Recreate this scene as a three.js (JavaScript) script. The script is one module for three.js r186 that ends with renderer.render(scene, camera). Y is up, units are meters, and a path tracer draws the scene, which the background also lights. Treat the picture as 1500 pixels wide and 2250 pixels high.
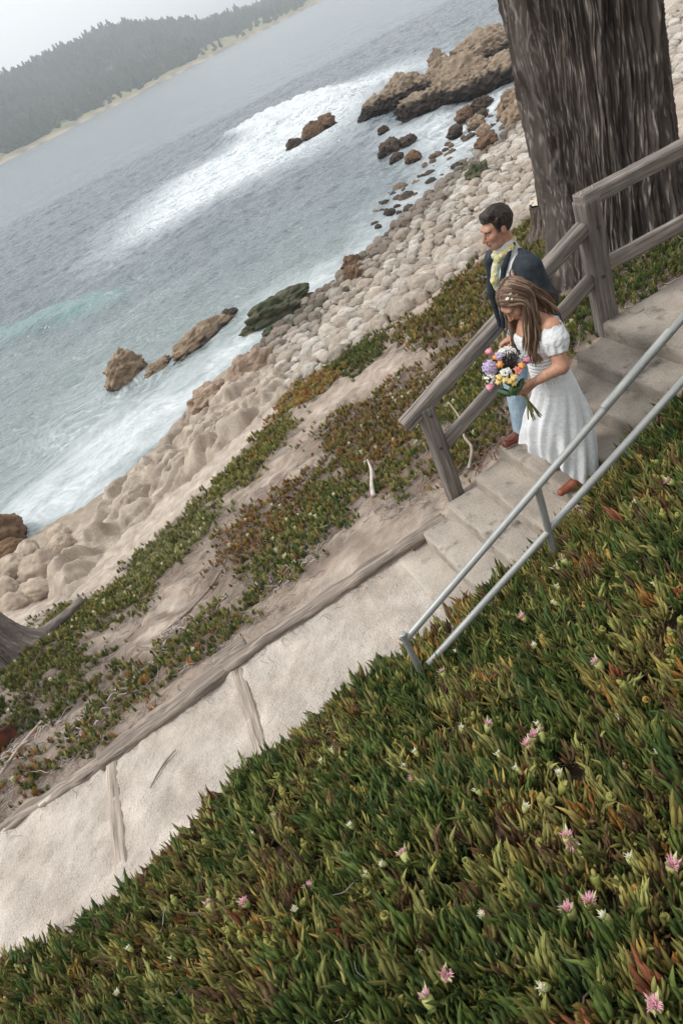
import * as THREE from 'three';
import { mergeGeometries, mergeVertices } from 'three/addons/utils/BufferGeometryUtils.js';
import { createNoise2D, createNoise3D } from 'simplex-noise';

// ---------- camera, sky, sun, exposure ----------
// +x runs up the stairs, +z across them towards the photographer, y is up, the sea lies at y = 0
const scene = new THREE.Scene();
const camera = new THREE.PerspectiveCamera(73.74, 682 / 1024, 0.1, 6000);
camera.position.set(-0.783, 7.5, 4.041);
camera.up.set(0.5065, 0.7368, -0.4478);
camera.lookAt(-0.783 + 0.1103, 7.5 - 0.5704, 4.041 - 0.8139);
camera.updateMatrixWorld();

const renderer = new THREE.WebGLRenderer({ antialias: true });
renderer.toneMapping = THREE.LinearToneMapping;
renderer.toneMappingExposure = 1.75;
renderer.shadowMap.enabled = true;

{ // overcast sky: an even grey-white layer, a little brighter overhead
  const w = 64, h = 32, d = new Float32Array(w * h * 4);
  for (let j = 0; j < h; j++) for (let i = 0; i < w; i++) {
    const el = Math.sin(((j + 0.5) / h - 0.5) * Math.PI), k = (j * w + i) * 4;
    const L = 0.60 + 0.34 * Math.pow(Math.max(0, el), 0.8);
    d[k] = L * 0.965; d[k + 1] = L * 0.995; d[k + 2] = L * 1.02; d[k + 3] = 1;
  }
  const t = new THREE.DataTexture(d, w, h, THREE.RGBAFormat, THREE.FloatType);
  t.mapping = THREE.EquirectangularReflectionMapping; t.magFilter = t.minFilter = THREE.LinearFilter; t.needsUpdate = true;
  scene.background = t; scene.environment = t;
}
const sun = new THREE.DirectionalLight(new THREE.Color(1, 0.96, 0.9), 1.1);
sun.position.set(-22, 34, -10); sun.target.position.set(0, 3, -4);
sun.castShadow = true; sun.shadow.radius = 24; sun.shadow.mapSize.set(2048, 2048);
Object.assign(sun.shadow.camera, { left: -30, right: 30, top: 30, bottom: -30, near: 1, far: 120 });
scene.add(sun, sun.target);
scene.fog = new THREE.FogExp2(new THREE.Color(0.80, 0.84, 0.87), 0.00062);

// ---------- helpers ----------
function rng(seed) { let a = seed >>> 0; return () => { a = (a + 0x6D2B79F5) | 0; let t = Math.imul(a ^ (a >>> 15), 1 | a); t = (t + Math.imul(t ^ (t >>> 7), 61 | t)) ^ t; return ((t ^ (t >>> 14)) >>> 0) / 4294967296; }; }
const n2 = createNoise2D(rng(11)), n3 = createNoise3D(rng(12));
const fbm2 = (x, y, o = 4) => { let s = 0, a = 0.5; for (let i = 0; i < o; i++) { s += a * n2(x, y); x = x * 2.03 + 7.1; y = y * 2.03 - 3.7; a *= 0.5; } return s; };
const fbm3 = (x, y, z, o = 4) => { let s = 0, a = 0.5; for (let i = 0; i < o; i++) { s += a * n3(x, y, z); x = x * 2.03 + 7.1; y = y * 2.03 - 3.7; z = z * 2.03 + 1.3; a *= 0.5; } return s; };
const clamp = (x, a = 0, b = 1) => Math.min(b, Math.max(a, x));
const mix = (a, b, t) => a + (b - a) * t;
const sstep = (a, b, x) => { const t = clamp((x - a) / (b - a)); return t * t * (3 - 2 * t); };
const V = (x, y, z) => new THREE.Vector3(x, y, z);
const lin = (hex) => { const c = new THREE.Color(hex); return [c.r, c.g, c.b]; };
const mix3 = (a, b, t) => [mix(a[0], b[0], t), mix(a[1], b[1], t), mix(a[2], b[2], t)];
const taken = {};
const numbered = (n) => { const k = taken[n] = (taken[n] || 0) + 1; return k === 1 ? n : n + '_' + String(k - 1).padStart(3, '0'); };
function tag(o, label, category, group) { o.userData.label = label; o.userData.category = category; if (group) o.userData.group = group; return o; }
function shade(o) { o.castShadow = o.receiveShadow = true; return o; }
function mesh(name, geo, mat, parent) { const m = shade(new THREE.Mesh(geo, mat)); m.name = parent ? name : numbered(name); (parent || scene).add(m); return m; }
function thing(name, label, category, p = [0, 0, 0], group) { const g = new THREE.Group(); g.name = numbered(name); g.position.set(...p); tag(g, label, category, group); scene.add(g); return g; }
function structure(name, geo, mat) { const m = mesh(name, geo, mat); m.userData.kind = 'structure'; return m; }
function stuff(name, geo, mat, mats, cols, label, category, parent) {
  const im = new THREE.InstancedMesh(geo, mat, mats.length); shade(im); im.name = parent ? name : numbered(name);
  const c = new THREE.Color();
  mats.forEach((m, i) => { im.setMatrixAt(i, m); if (cols) im.setColorAt(i, c.setRGB(...cols[i])); });
  im.userData.kind = 'stuff'; if (label) { im.userData.label = label; im.userData.category = category; }
  (parent || scene).add(im); return im;
}
// smooth normals over welded vertices, then uv in metres by the way each face points
function finish(geo, uvScale = 1, weld = true) {
  let g = geo;
  if (weld) { g = g.clone(); for (const k of Object.keys(g.attributes)) if (k !== 'position' && k !== 'color') g.deleteAttribute(k); g = mergeVertices(g, 1e-4); g.computeVertexNormals(); }
  if (g.index) g = g.toNonIndexed();
  const p = g.attributes.position, uv = new Float32Array(p.count * 2), a = V(), b = V(), c = V();
  for (let i = 0; i < p.count; i += 3) {
    a.fromBufferAttribute(p, i); b.fromBufferAttribute(p, i + 1).sub(a); c.fromBufferAttribute(p, i + 2).sub(a); b.cross(c);
    const ax = Math.abs(b.x), ay = Math.abs(b.y), az = Math.abs(b.z);
    for (let k = 0; k < 3; k++) {
      const x = p.getX(i + k), y = p.getY(i + k), z = p.getZ(i + k), j = (i + k) * 2;
      if (ay >= ax && ay >= az) { uv[j] = x; uv[j + 1] = z; } else if (az >= ax) { uv[j] = x; uv[j + 1] = y; } else { uv[j] = z; uv[j + 1] = y; }
      uv[j] *= uvScale; uv[j + 1] *= uvScale;
    }
  }
  g.setAttribute('uv', new THREE.BufferAttribute(uv, 2)); return g;
}
function paint(geo, fn) { const p = geo.attributes.position, c = new Float32Array(p.count * 3); for (let i = 0; i < p.count; i++) { const r = fn(p.getX(i), p.getY(i), p.getZ(i), i); c[i * 3] = r[0]; c[i * 3 + 1] = r[1]; c[i * 3 + 2] = r[2]; } geo.setAttribute('color', new THREE.BufferAttribute(c, 3)); return geo; }
// box with rounded, slightly uneven edges; length along x
function roundBox(L, H, W, r, seg, amp = 0, seed = 0, freq = 9) {
  const g = new THREE.BoxGeometry(L, H, W, Math.max(2, Math.round(L / seg)), Math.max(2, Math.round(H / seg)), Math.max(2, Math.round(W / seg)));
  const p = g.attributes.position, q = V(), c = V();
  for (let i = 0; i < p.count; i++) {
    q.fromBufferAttribute(p, i); c.set(clamp(q.x, -L / 2 + r, L / 2 - r), clamp(q.y, -H / 2 + r, H / 2 - r), clamp(q.z, -W / 2 + r, W / 2 - r));
    const d = q.clone().sub(c); if (d.lengthSq() > 1e-12) { const m = Math.max(Math.abs(d.x), Math.abs(d.y), Math.abs(d.z)); const l = d.length(); d.multiplyScalar(r / l * (m > 0 ? Math.min(1, m / r) : 1)); if (m >= r - 1e-9) d.setLength(r); }
    q.copy(c).add(d);
    if (amp) { const k = amp * fbm3(q.x * freq * 0.35 + seed * 3.1, q.y * freq + seed, q.z * freq - seed, 3); q.addScaledVector(d.lengthSq() > 1e-12 ? d.normalize() : q.clone().normalize(), k); }
    p.setXYZ(i, q.x, q.y, q.z);
  }
  return g;
}
// a tube along points with a radius for each
function tube(points, radii, sides = 7, sub = 4, flat = 1) {
  const curve = new THREE.CatmullRomCurve3(points), n = (points.length - 1) * sub, pos = [], idx = [];
  const fr = curve.computeFrenetFrames(n, false);
  for (let i = 0; i <= n; i++) {
    const t = i / n, P = curve.getPoint(t), f = t * (points.length - 1), k = Math.min(points.length - 2, Math.floor(f)), r = mix(radii[k], radii[k + 1], f - k);
    const tt = curve.getUtoTmapping ? null : null; void tt;
    const T = curve.getTangent(t), N = fr.normals[i].clone().addScaledVector(T, -T.dot(fr.normals[i])).normalize(), B = T.clone().cross(N);
    for (let j = 0; j < sides; j++) { const a = j / sides * Math.PI * 2, c = Math.cos(a) * r, s = Math.sin(a) * r * flat; pos.push(P.x + N.x * c + B.x * s, P.y + N.y * c + B.y * s, P.z + N.z * c + B.z * s); }
  }
  for (let i = 0; i < n; i++) for (let j = 0; j < sides; j++) { const a = i * sides + j, b = i * sides + (j + 1) % sides, c = a + sides, d = b + sides; idx.push(a, b, c, b, d, c); }
  const e = (n + 1) * sides, last = n * sides; const P0 = points[0], P1 = points[points.length - 1];
  pos.push(P0.x, P0.y, P0.z, P1.x, P1.y, P1.z);
  for (let j = 0; j < sides; j++) { idx.push(e, (j + 1) % sides, j, e + 1, last + j, last + (j + 1) % sides); }
  const g = new THREE.BufferGeometry(); g.setAttribute('position', new THREE.Float32BufferAttribute(pos, 3)); g.setIndex(idx); g.computeVertexNormals(); return g;
}
function grid(xs, zs, fy) {
  const nx = xs.length, nz = zs.length, pos = new Float32Array(nx * nz * 3), uv = new Float32Array(nx * nz * 2), idx = [];
  for (let j = 0; j < nz; j++) for (let i = 0; i < nx; i++) { const k = j * nx + i; pos[k * 3] = xs[i]; pos[k * 3 + 1] = fy(xs[i], zs[j]); pos[k * 3 + 2] = zs[j]; uv[k * 2] = xs[i]; uv[k * 2 + 1] = zs[j]; }
  for (let j = 0; j < nz - 1; j++) for (let i = 0; i < nx - 1; i++) { const a = j * nx + i; idx.push(a, a + nx, a + 1, a + 1, a + nx, a + nx + 1); }
  const g = new THREE.BufferGeometry(); g.setAttribute('position', new THREE.BufferAttribute(pos, 3)); g.setAttribute('uv', new THREE.BufferAttribute(uv, 2)); g.setIndex(idx); g.computeVertexNormals(); return g;
}
const range = (a, b, s) => { const n = Math.max(1, Math.round((b - a) / s)); return Array.from({ length: n + 1 }, (_, i) => a + (b - a) * i / n); };
function inPoly(p, x, z) { let c = false; for (let i = 0, n = p.length / 2, j = n - 1; i < n; j = i++) { const xi = p[2 * i], zi = p[2 * i + 1], xj = p[2 * j], zj = p[2 * j + 1]; if ((zi > z) !== (zj > z) && x < (xj - xi) * (z - zi) / (zj - zi) + xi) c = !c; } return c; }
function polyDist(p, x, z) { let m = 1e9; for (let i = 0, n = p.length / 2, j = n - 1; i < n; j = i++) { const ax = p[2 * j], az = p[2 * j + 1], bx = p[2 * i] - ax, bz = p[2 * i + 1] - az; const t = clamp(((x - ax) * bx + (z - az) * bz) / (bx * bx + bz * bz + 1e-9)); m = Math.min(m, Math.hypot(x - ax - bx * t, z - az - bz * t)); } return inPoly(p, x, z) ? -m : m; }
const bbox = (p) => { let a = 1e9, b = -1e9, c = 1e9, d = -1e9; for (let i = 0; i < p.length; i += 2) { a = Math.min(a, p[i]); b = Math.max(b, p[i]); c = Math.min(c, p[i + 1]); d = Math.max(d, p[i + 1]); } return [a, b, c, d]; };
// tileable lattice noise for textures
function lattice(seed) { const r = rng(seed), t = Float32Array.from({ length: 4096 }, r); return (x, y, px, py) => { const xi = Math.floor(x), yi = Math.floor(y), fx = x - xi, fy = y - yi, u = fx * fx * (3 - 2 * fx), v = fy * fy * (3 - 2 * fy); const w = (a, b) => t[((((a % px) + px) % px) * 57 + (((b % py) + py) % py) * 131 + seed * 17) & 4095]; return mix(mix(w(xi, yi), w(xi + 1, yi), u), mix(w(xi, yi + 1), w(xi + 1, yi + 1), u), v); }; }
function tfbm(L, u, v, fx, fy, oct) { let s = 0, a = 0.5, t = 0; for (let i = 0; i < oct; i++) { s += a * L(u * fx, v * fy, fx, fy); t += a; a *= 0.55; fx *= 2; fy *= 2; } return s / t; }
function texture(size, metres, srgb, fn) {
  const d = new Uint8Array(size * size * 4);
  for (let j = 0; j < size; j++) for (let i = 0; i < size; i++) { const c = fn(i / size, j / size), k = (j * size + i) * 4; d[k] = clamp(c[0], 0, 1) * 255; d[k + 1] = clamp(c[1], 0, 1) * 255; d[k + 2] = clamp(c[2], 0, 1) * 255; d[k + 3] = 255; }
  const t = new THREE.DataTexture(d, size, size, THREE.RGBAFormat); t.wrapS = t.wrapT = THREE.RepeatWrapping; t.magFilter = THREE.LinearFilter; t.minFilter = THREE.LinearMipmapLinearFilter; t.generateMipmaps = true;
  t.repeat.set(1 / metres, 1 / metres); if (srgb) t.colorSpace = THREE.SRGBColorSpace; t.needsUpdate = true; return t;
}
const g1 = (v) => [v, v, v];
const LA = lattice(3), LB = lattice(5), LC = lattice(8);
const T = {
  sand: texture(512, 1.1, true, (u, v) => { const f = tfbm(LA, u, v, 6, 6, 6), s = LB(u * 230, v * 230, 230, 230), k = 0.88 + 0.24 * (f - 0.5) + (s > 0.972 ? -0.30 : 0) + (s - 0.5) * 0.14; return [k * 1.0, k * 0.985, k * 0.965]; }),
  sandBump: texture(512, 1.1, false, (u, v) => g1(0.45 * tfbm(LC, u, v, 5, 5, 3) + 0.35 * tfbm(LA, u, v, 28, 28, 3) + 0.2 * LB(u * 190, v * 190, 190, 190))),
  concrete: texture(512, 1.3, true, (u, v) => { const f = tfbm(LA, u, v, 4, 4, 6), s = LB(u * 200, v * 200, 200, 200), st = tfbm(LC, u, v, 9, 9, 4); let k = 0.80 + 0.30 * (f - 0.5) + (s - 0.5) * 0.12; if (s > 0.975) k -= 0.2; if (st > 0.66) k -= (st - 0.66) * 1.2; return [k, k * 0.985, k * 0.955]; }),
  concreteBump: texture(512, 0.8, false, (u, v) => g1(0.5 * tfbm(LA, u, v, 12, 12, 4) + 0.5 * LB(u * 150, v * 150, 150, 150))),
  wood: texture(1024, 1.0, true, (u, v) => { const wv = v + 0.012 * (tfbm(LA, u, v, 3, 3, 3) - 0.5); const f = tfbm(LB, u, wv, 4, 96, 4), c = tfbm(LC, u, wv, 3, 40, 3), b = tfbm(LA, u, v, 4, 8, 4); let k = 0.78 + 0.55 * (f - 0.5) + 0.25 * (b - 0.5); if (c > 0.68) k -= (c - 0.68) * 2.6; return [k, k * 0.965, k * 0.93]; }),
  woodBump: texture(1024, 1.0, false, (u, v) => { const wv = v + 0.012 * (tfbm(LA, u, v, 3, 3, 3) - 0.5); const f = tfbm(LB, u, wv, 4, 96, 4), c = tfbm(LC, u, wv, 3, 40, 3); return g1(f * 0.7 + 0.3 - (c > 0.68 ? (c - 0.68) * 2.2 : 0)); }),
  rock: texture(512, 1.2, true, (u, v) => { const f = tfbm(LA, u, v, 4, 4, 6), s = LB(u * 140, v * 140, 140, 140); const k = 0.82 + 0.3 * (f - 0.5) + (s - 0.5) * 0.16; return [k, k * 0.98, k * 0.95]; }),
  rockBump: texture(512, 1.2, false, (u, v) => g1(tfbm(LC, u, v, 6, 6, 6))),
  cloth: texture(256, 0.05, true, (u, v) => { const a = Math.sin(u * Math.PI * 2 * 16) * 0.5 + 0.5, b = Math.sin(v * Math.PI * 2 * 16) * 0.5 + 0.5, f = tfbm(LA, u, v, 5, 5, 4); const k = 0.94 + 0.03 * (a * b) + 0.10 * (f - 0.5); return [k, k, k]; }),
  tweed: texture(256, 0.06, true, (u, v) => { const s = LB(u * 90, v * 90, 90, 90), f = tfbm(LA, u, v, 6, 6, 4); const k = 0.72 + 0.34 * (s - 0.5) + 0.24 * (f - 0.5); return [k * 0.97, k, k * 1.03]; }),
  clothBump: texture(256, 0.16, false, (u, v) => g1(0.6 * tfbm(LA, u, v, 4, 10, 4) + 0.4 * tfbm(LC, u, v, 40, 40, 2))),
  skin: texture(256, 0.12, true, (u, v) => { const f = tfbm(LA, u, v, 8, 8, 5); const k = 0.9 + 0.18 * (f - 0.5); return [k, k * 0.985, k * 0.97]; }),
};
const std = (o) => new THREE.MeshStandardMaterial(Object.assign({ roughness: 0.9, metalness: 0 }, o));
const M = {
  sand: std({ map: T.sand, bumpMap: T.sandBump, bumpScale: 0.03, vertexColors: true, roughness: 1 }),
  concrete: std({ map: T.concrete, bumpMap: T.concreteBump, bumpScale: 0.004, vertexColors: true, roughness: 0.95 }),
  wood: std({ map: T.wood, bumpMap: T.woodBump, bumpScale: 0.007, vertexColors: true, roughness: 0.92 }),
  rock: std({ map: T.rock, bumpMap: T.rockBump, bumpScale: 0.02, vertexColors: true, roughness: 0.88 }),
  plain: std({ vertexColors: true, roughness: 0.75 }),
};
// ---------- the land ----------
const HB = 3.969, RISE = 0.119, RUN = 0.2695;
// measured ground heights (x, z, y) that a smooth sheet is passed through
const PTS = [[-9.0,-0.2,2.9],[-6.0,-0.2,3.3],[-3.8,-0.2,3.58],[-2.75,-0.2,3.72],[-1.5,-0.2,3.88],[-0.5,-0.2,3.95],[0.4,-0.2,4.02],[1.2,-0.2,4.25],[2.2,-0.2,4.78],[3.2,-0.2,4.85],[6.0,-0.2,4.9],[12.0,-0.2,5.0],[25.0,-0.2,5.5],[20.0,-8.0,4.3],[12.0,-5.0,4.2],[-9.0,-4.0,2.3],[-9.0,-8.0,1.0],[-12.0,-10.0,0.4],[-14.0,-14.0,-0.8],[-14.0,-4.0,2.0],[35.0,-20.0,3.0],[35.0,-35.0,0.3],[35.0,-48.0,-1.2],[-4.87,-6.68,1.4],[-3.33,-6.08,1.45],[-1.6,-6.86,1.6],[0.42,-7.99,1.7],[1.95,-8.65,1.75],[3.48,-8.73,1.95],[5.21,-8.65,2.25],[6.58,-8.19,2.7],[7.35,-7.98,2.95],[-2.43,-8.49,0.95],[-4.04,-8.28,0.85],[-4.98,-7.93,0.8],[-0.27,-9.43,1.15],[0.89,-10.36,1.05],[2.78,-11.46,1.0],[5.96,-13.03,0.9],[9.28,-13.5,1.05],[12.79,-16.14,1.05],[-6.04,-12.82,0.0],[-4.36,-12.74,0.0],[-2.34,-13.81,0.0],[-0.82,-14.95,0.0],[0.74,-16.26,0.0],[2.52,-16.77,0.0],[4.72,-18.1,0.0],[6.01,-18.59,0.0],[8.9,-20.63,0.0],[12.93,-22.99,0.0],[16.0,-24.59,0.0],[19.71,-26.76,0.0],[-6.05,-20.4,-1.0],[-1.84,-25.41,-1.2],[5.07,-29.17,-1.2],[11.62,-32.48,-1.2],[17.94,-35.69,-1.2],[27.39,-47.22,-1.3],[35.2,-50.94,-1.3],[-6.62,-12.59,0.25],[-6.05,-9.22,0.85],[21.0,-19.21,1.4],[12.14,-9.88,2.7],[3.26,-1.6,4.4],[4.09,-1.39,4.5],[5.83,-6.09,3.4],[1.39,-3.04,3.05],[0.03,-3.01,3.0],[-2.06,-2.39,2.9],[-3.16,-2.16,3.0],[-4.16,-3.59,2.75]];
const WT = (() => { // biharmonic spline weights by Gauss elimination
  const n = PTS.length, N = n + 3, A = Array.from({ length: N }, () => new Float64Array(N + 1));
  for (let i = 0; i < n; i++) { for (let j = 0; j < n; j++) A[i][j] = Math.hypot(PTS[i][0] - PTS[j][0], PTS[i][1] - PTS[j][1]) - (i === j ? 0.02 : 0); A[i][n] = A[n][i] = 1; A[i][n + 1] = A[n + 1][i] = PTS[i][0]; A[i][n + 2] = A[n + 2][i] = PTS[i][1]; A[i][N] = PTS[i][2]; }
  for (let c = 0; c < N; c++) { let p = c; for (let r = c + 1; r < N; r++) if (Math.abs(A[r][c]) > Math.abs(A[p][c])) p = r; [A[c], A[p]] = [A[p], A[c]]; for (let r = 0; r < N; r++) if (r !== c) { const f = A[r][c] / A[c][c]; if (f) for (let k = c; k <= N; k++) A[r][k] -= f * A[c][k]; } }
  return A.map((r, i) => r[N] / r[i]);
})();
function spline(x, z) { const n = PTS.length; let s = WT[n] + WT[n + 1] * x + WT[n + 2] * z; for (let i = 0; i < n; i++) { const dx = x - PTS[i][0], dz = z - PTS[i][1]; s += WT[i] * Math.sqrt(dx * dx + dz * dz + 0.04); } return s; }
const bluffY = (x, z) => { const near = sstep(-0.1, -1.2, z), s = spline(x, z), dry = sstep(-0.3, 0.6, s);
  const rim = 0.07 * sstep(-0.45, -0.14, z) * sstep(0.75, 0.5, x);
  return s - rim + near * dry * (0.10 * fbm2(x * 0.9, z * 0.9, 4) + 0.05 * fbm2(x * 3.1 + 9, z * 3.1, 3)) + 0.018 * fbm2(x * 9, z * 9, 2) * dry; };
// the path: gently falling, a low step at each cross board
const BOARDS = [-1.60, -2.74, -3.78];
function pathY(x) { let h = HB - 0.015 + Math.min(0, x) * 0.055; for (const b of BOARDS) h -= 0.045 * sstep(b + 0.01, b - 0.03, x); return h; }
const stairY = (x) => x <= 0 ? pathY(x) : x < 8 * RUN ? HB + x / RUN * RISE : HB + 8 * RISE;
const EDGE = [[-8, 1.1], [-3.64, 1.03], [-3.2, 1.13], [-2.67, 1.2], [-2.35, 1.12], [-2, 1.0], [-1.65, 0.9], [-1.41, 1.0], [-1.16, 0.94], [-0.76, 0.88], [-0.48, 0.86], [0.01, 0.88], [0.3, 0.95], [0.64, 1.05], [0.87, 1.05], [1.16, 1.04], [1.62, 1.08], [2.2, 1.2], [3, 1.3], [12, 1.4]];
const edgeZ = (x) => { for (let i = 1; i < EDGE.length; i++) if (x < EDGE[i][0]) return mix(EDGE[i - 1][1], EDGE[i][1], clamp((x - EDGE[i - 1][0]) / (EDGE[i][0] - EDGE[i - 1][0]))); return 1.4; };
function bankY(x, z) { const d = z - edgeZ(x) - 0.04, b = stairY(x) + 0.02; return b + (d < 0 ? d * 1.4 : 0.03 * sstep(0, 0.25, d) + 0.42 * d + 0.09 * Math.max(0, d - 0.6)) + (d > 0 ? 0.07 * fbm2(x * 1.3 + 4, z * 1.3, 3) * sstep(0, 0.5, d) : 0); }

const POLY = {
  p1: [-4.66,-6.41,-3.19,-5.42,-2.4,-3.79,-2.65,-3.3,-3.4,-3.49,-3.36,-2.81,-3.78,-2.8,-4.37,-2.89,-5.19,-5.48,-3.94,-4.03],
  p2: [-3.19,-5.42,-2.96,-6.77,-2.08,-6.88,-1.54,-6.41,-1.13,-4.97,-1.66,-4.59,-1.83,-4.32,-2.41,-4.11,-2.47,-3.7],
  p3: [-1.59,-7.05,-0.83,-7.26,-0.07,-7.84,0.35,-7.72,0.85,-7.97,0.42,-6.34,-0.01,-6.17,-0.48,-5.75,-1.29,-6.04],
  p4: [0.42,-8.02,1.43,-9.93,1.79,-8.95,2.26,-8.21,1.76,-7.36,1.22,-7.35,0.89,-7.72],
  p5: [2.1,-9.2,3.08,-9.59,3.09,-7.75,2.43,-6.65,1.9,-7.16],
  p6: [3.28,-8.21,3.77,-6.86,4.82,-7.87,4.93,-6.54,3.92,-4.62,3.07,-3.4,2.79,-4.14,2.8,-5.13,3.03,-6.61],
  p7: [0.64,-5.44,1.3,-5.49,1.91,-4.98,2.44,-4.28,2.71,-4.0,3.09,-3.56,2.63,-2.56,1.71,-2.71,1.39,-2.46,0.91,-2.25,0.44,-2.58,0.47,-4.08],
  p8: [1.79,-2.88,2.5,-2.57,1.78,-0.87,1.42,-0.26,1.3,-0.38,1.1,-0.38,0.92,-0.51,1.2,-1.4],
  p9: [0.91,-2.08,1.2,-2.01,1.0,-1.0,0.83,-0.64,0.58,-1.0,0.37,-1.46,0.43,-2.15],
  p10: [0.18,-3.62,0.56,-2.97,0.28,-1.71,0.0,-1.38,-0.38,-1.42,-0.73,-1.01,-1.0,-0.97,-1.22,-1.8,-1.04,-2.33,-0.56,-2.86],
  p11: [-1.21,-4.3,-0.71,-4.43,-0.25,-4.33,0.15,-4.06,0.03,-3.04,-0.5,-2.47,-0.97,-2.36,-1.4,-2.57,-1.54,-3.21],
  p12: [-3.38,-0.55,-2.9,-0.43,-2.51,-0.57,-2.19,-0.66,-1.67,-0.56,-1.25,-0.52,-1.27,-1.08,-1.69,-1.8,-1.92,-1.61,-2.39,-1.49,-2.81,-1.52,-3.03,-1.21,-3.29,-0.79],
  p13: [-4.34,-2.77,-4.05,-2.34,-3.4,-1.68,-3.8,-1.63,-4.13,-1.71],
  p14: [-4.08,-1.51,-3.74,-1.33,-3.38,-0.55,-3.51,-0.32,-3.8,-0.42],
  p15: [6.38,-8.05,7.06,-8.04,7.06,-7.27,3.44,-2.35,2.85,-1.87,4.04,-4.17,4.94,-5.93],
  p16: [3.5,-2.53,4.16,-2.52,4.59,-1.8,5.07,-1.69,3.33,-0.0,3.02,-0.23,2.25,-0.07,2.09,-0.33,2.28,-1.03],
  p17: [-4.37,-2.89,-3.78,-2.8,-3.33,-2.77,-2.83,-1.65,-3.4,-1.64,-4.05,-2.34],
  sandlit: [-1.68,-4.13,-1.01,-4.64,-0.01,-6.17,0.42,-6.34,1.1,-6.61,2.41,-7.68,2.8,-7.03,2.58,-5.64,1.37,-5.68,0.64,-5.44,-0.39,-4.45,-1.21,-4.3,-2.46,-3.35,-3.31,-3.25],
  shelf: [-5.17,-8.25,-4.19,-9.73,-3.66,-11.78,-1.29,-13.87,-0.71,-14.67,1.64,-15.94,2.16,-13.19,1.43,-9.93,0.21,-9.38,-0.8,-9.16,-2.02,-9.21,-3.41,-8.56,-4.37,-7.0],
  cob: [1.46,-15.21,2.59,-17.04,4.84,-18.43,6.25,-19.17,8.9,-20.65,12.0,-22.53,13.6,-23.75,17.59,-26.29,20.42,-26.65,20.32,-24.48,7.09,-7.03,6.35,-7.82,5.25,-8.73,3.48,-8.72,2.26,-9.75,1.34,-10.07,1.07,-12.35],
  F1: [-1.71,-46.34,0.35,-55.2,5.88,-65.02,12.08,-67.62,16.87,-72.45,21.59,-73.97,27.94,-73.47,33.07,-69.31,33.71,-56.99,37.38,-52.93,30.38,-41.95,26.88,-45.69,27.85,-56.23,20.38,-45.44,16.22,-41.82,12.98,-42.14,9.75,-42.47,5.9,-42.85,2.27,-42.49,-0.4,-41.35],
  F2: [18.88,-43.1,18.68,-37.42,20.98,-35.93,24.06,-32.75,22.37,-28.55,16.88,-24.49,13.17,-22.65,10.19,-21.55,8.65,-20.16,5.83,-18.18,3.83,-17.59,2.35,-16.25,0.6,-15.76,-0.77,-14.49,-2.38,-13.54,-4.26,-12.36,-6.04,-12.58,-6.8,-12.67,-6.91,-15.37,-5.17,-15.79,-4.18,-17.38,-2.23,-17.52,-0.56,-17.71,2.34,-20.16,4.75,-21.11,7.01,-20.85,9.77,-23.65,12.85,-25.64,14.71,-33.21],
  surfleft: [-6.86,-14.21,-7.08,-19.69,-5.37,-20.81,-2.79,-23.31,0.12,-19.28,1.74,-19.99,2.17,-17.78,-0.68,-15.58,-4.22,-12.85],
  green: [-7.68,-34.58,-7.81,-37.76,-4.54,-35.77,-2.48,-34.52,-0.98,-32.66,-1.24,-31.55,-2.67,-32.15,-5.12,-33.82],
  crest: [16.35,-73.43,20.09,-76.08,23.7,-73.81,26.24,-68.11,23.49,-59.91,21.59,-65.22,17.81,-65.54],
  wave2: [-1.71,-46.34,0.27,-47.41,3.61,-44.61,6.82,-41.31],
};
const cSand = lin('#d0c4b8'), cSandDark = lin('#aa998b'), cSoil = lin('#55463d'), cLitter = lin('#76665b'), cWetSand = lin('#a39482');
const plantPolys = ['p1', 'p2', 'p3', 'p4', 'p5', 'p6', 'p7', 'p8', 'p9', 'p10', 'p11', 'p12', 'p13', 'p14', 'p15', 'p16', 'p17'];
const plantDist = (x, z) => { let m = 1e9; for (const k of plantPolys) { const b = POLY[k].bb || (POLY[k].bb = bbox(POLY[k])); if (x < b[0] - 1.2 || x > b[1] + 1.2 || z < b[2] - 1.2 || z > b[3] + 1.2) continue; m = Math.min(m, polyDist(POLY[k], x, z)); } return m; };
function groundColour(x, y, z) {
  const pd = plantDist(x, z), nz = fbm2(x * 2.3, z * 2.3, 4), fine = fbm2(x * 11, z * 11, 3), big = fbm2(x * 0.6 + 5, z * 0.6, 3);
  let c = mix3(cSand, cSandDark, clamp(0.25 + 0.3 * sstep(1.4, 2.2, y) + nz * 0.9 + fine * 0.6));
  const soil = sstep(0.42, -0.20, pd + nz * 0.7 + fine * 0.35);
  c = mix3(c, mix3(cSoil, cLitter, clamp(0.5 + fine * 1.4)), soil * 0.85);
  if (z > -5.5 && y > 2) c = mix3(c, mix3(cSoil, cSandDark, 0.45), clamp(sstep(-0.05, 0.3, big + nz * 0.5 + fine * 0.3) * 0.75 * sstep(-6.5, -4, z) * sstep(-0.35, -0.9, z)));
  return mix3(c, cWetSand, sstep(0.55, 0.12, y + nz * 0.25) * 0.8);
}
{ // bluff and beach in one sheet, finer near the stairs
  const xs = [...range(-60, -14, 3), ...range(-13.5, -6.2, 0.3), ...range(-6, 8, 0.075), ...range(8.2, 26, 0.25), ...range(27, 90, 3)];
  const zs = [...range(-60, -28, 2), ...range(-27.5, -14, 0.3), ...range(-13.8, -8, 0.14), ...range(-7.9, -0.02, 0.06), 0.1, 0.3];
  const g = grid(xs, zs, (x, z) => bluffY(x, Math.min(z, -0.05)) - Math.max(0, z + 0.06) * 1.5);
  paint(g, groundColour);
  structure('bluff_ground', g, M.sand);
}
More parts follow.
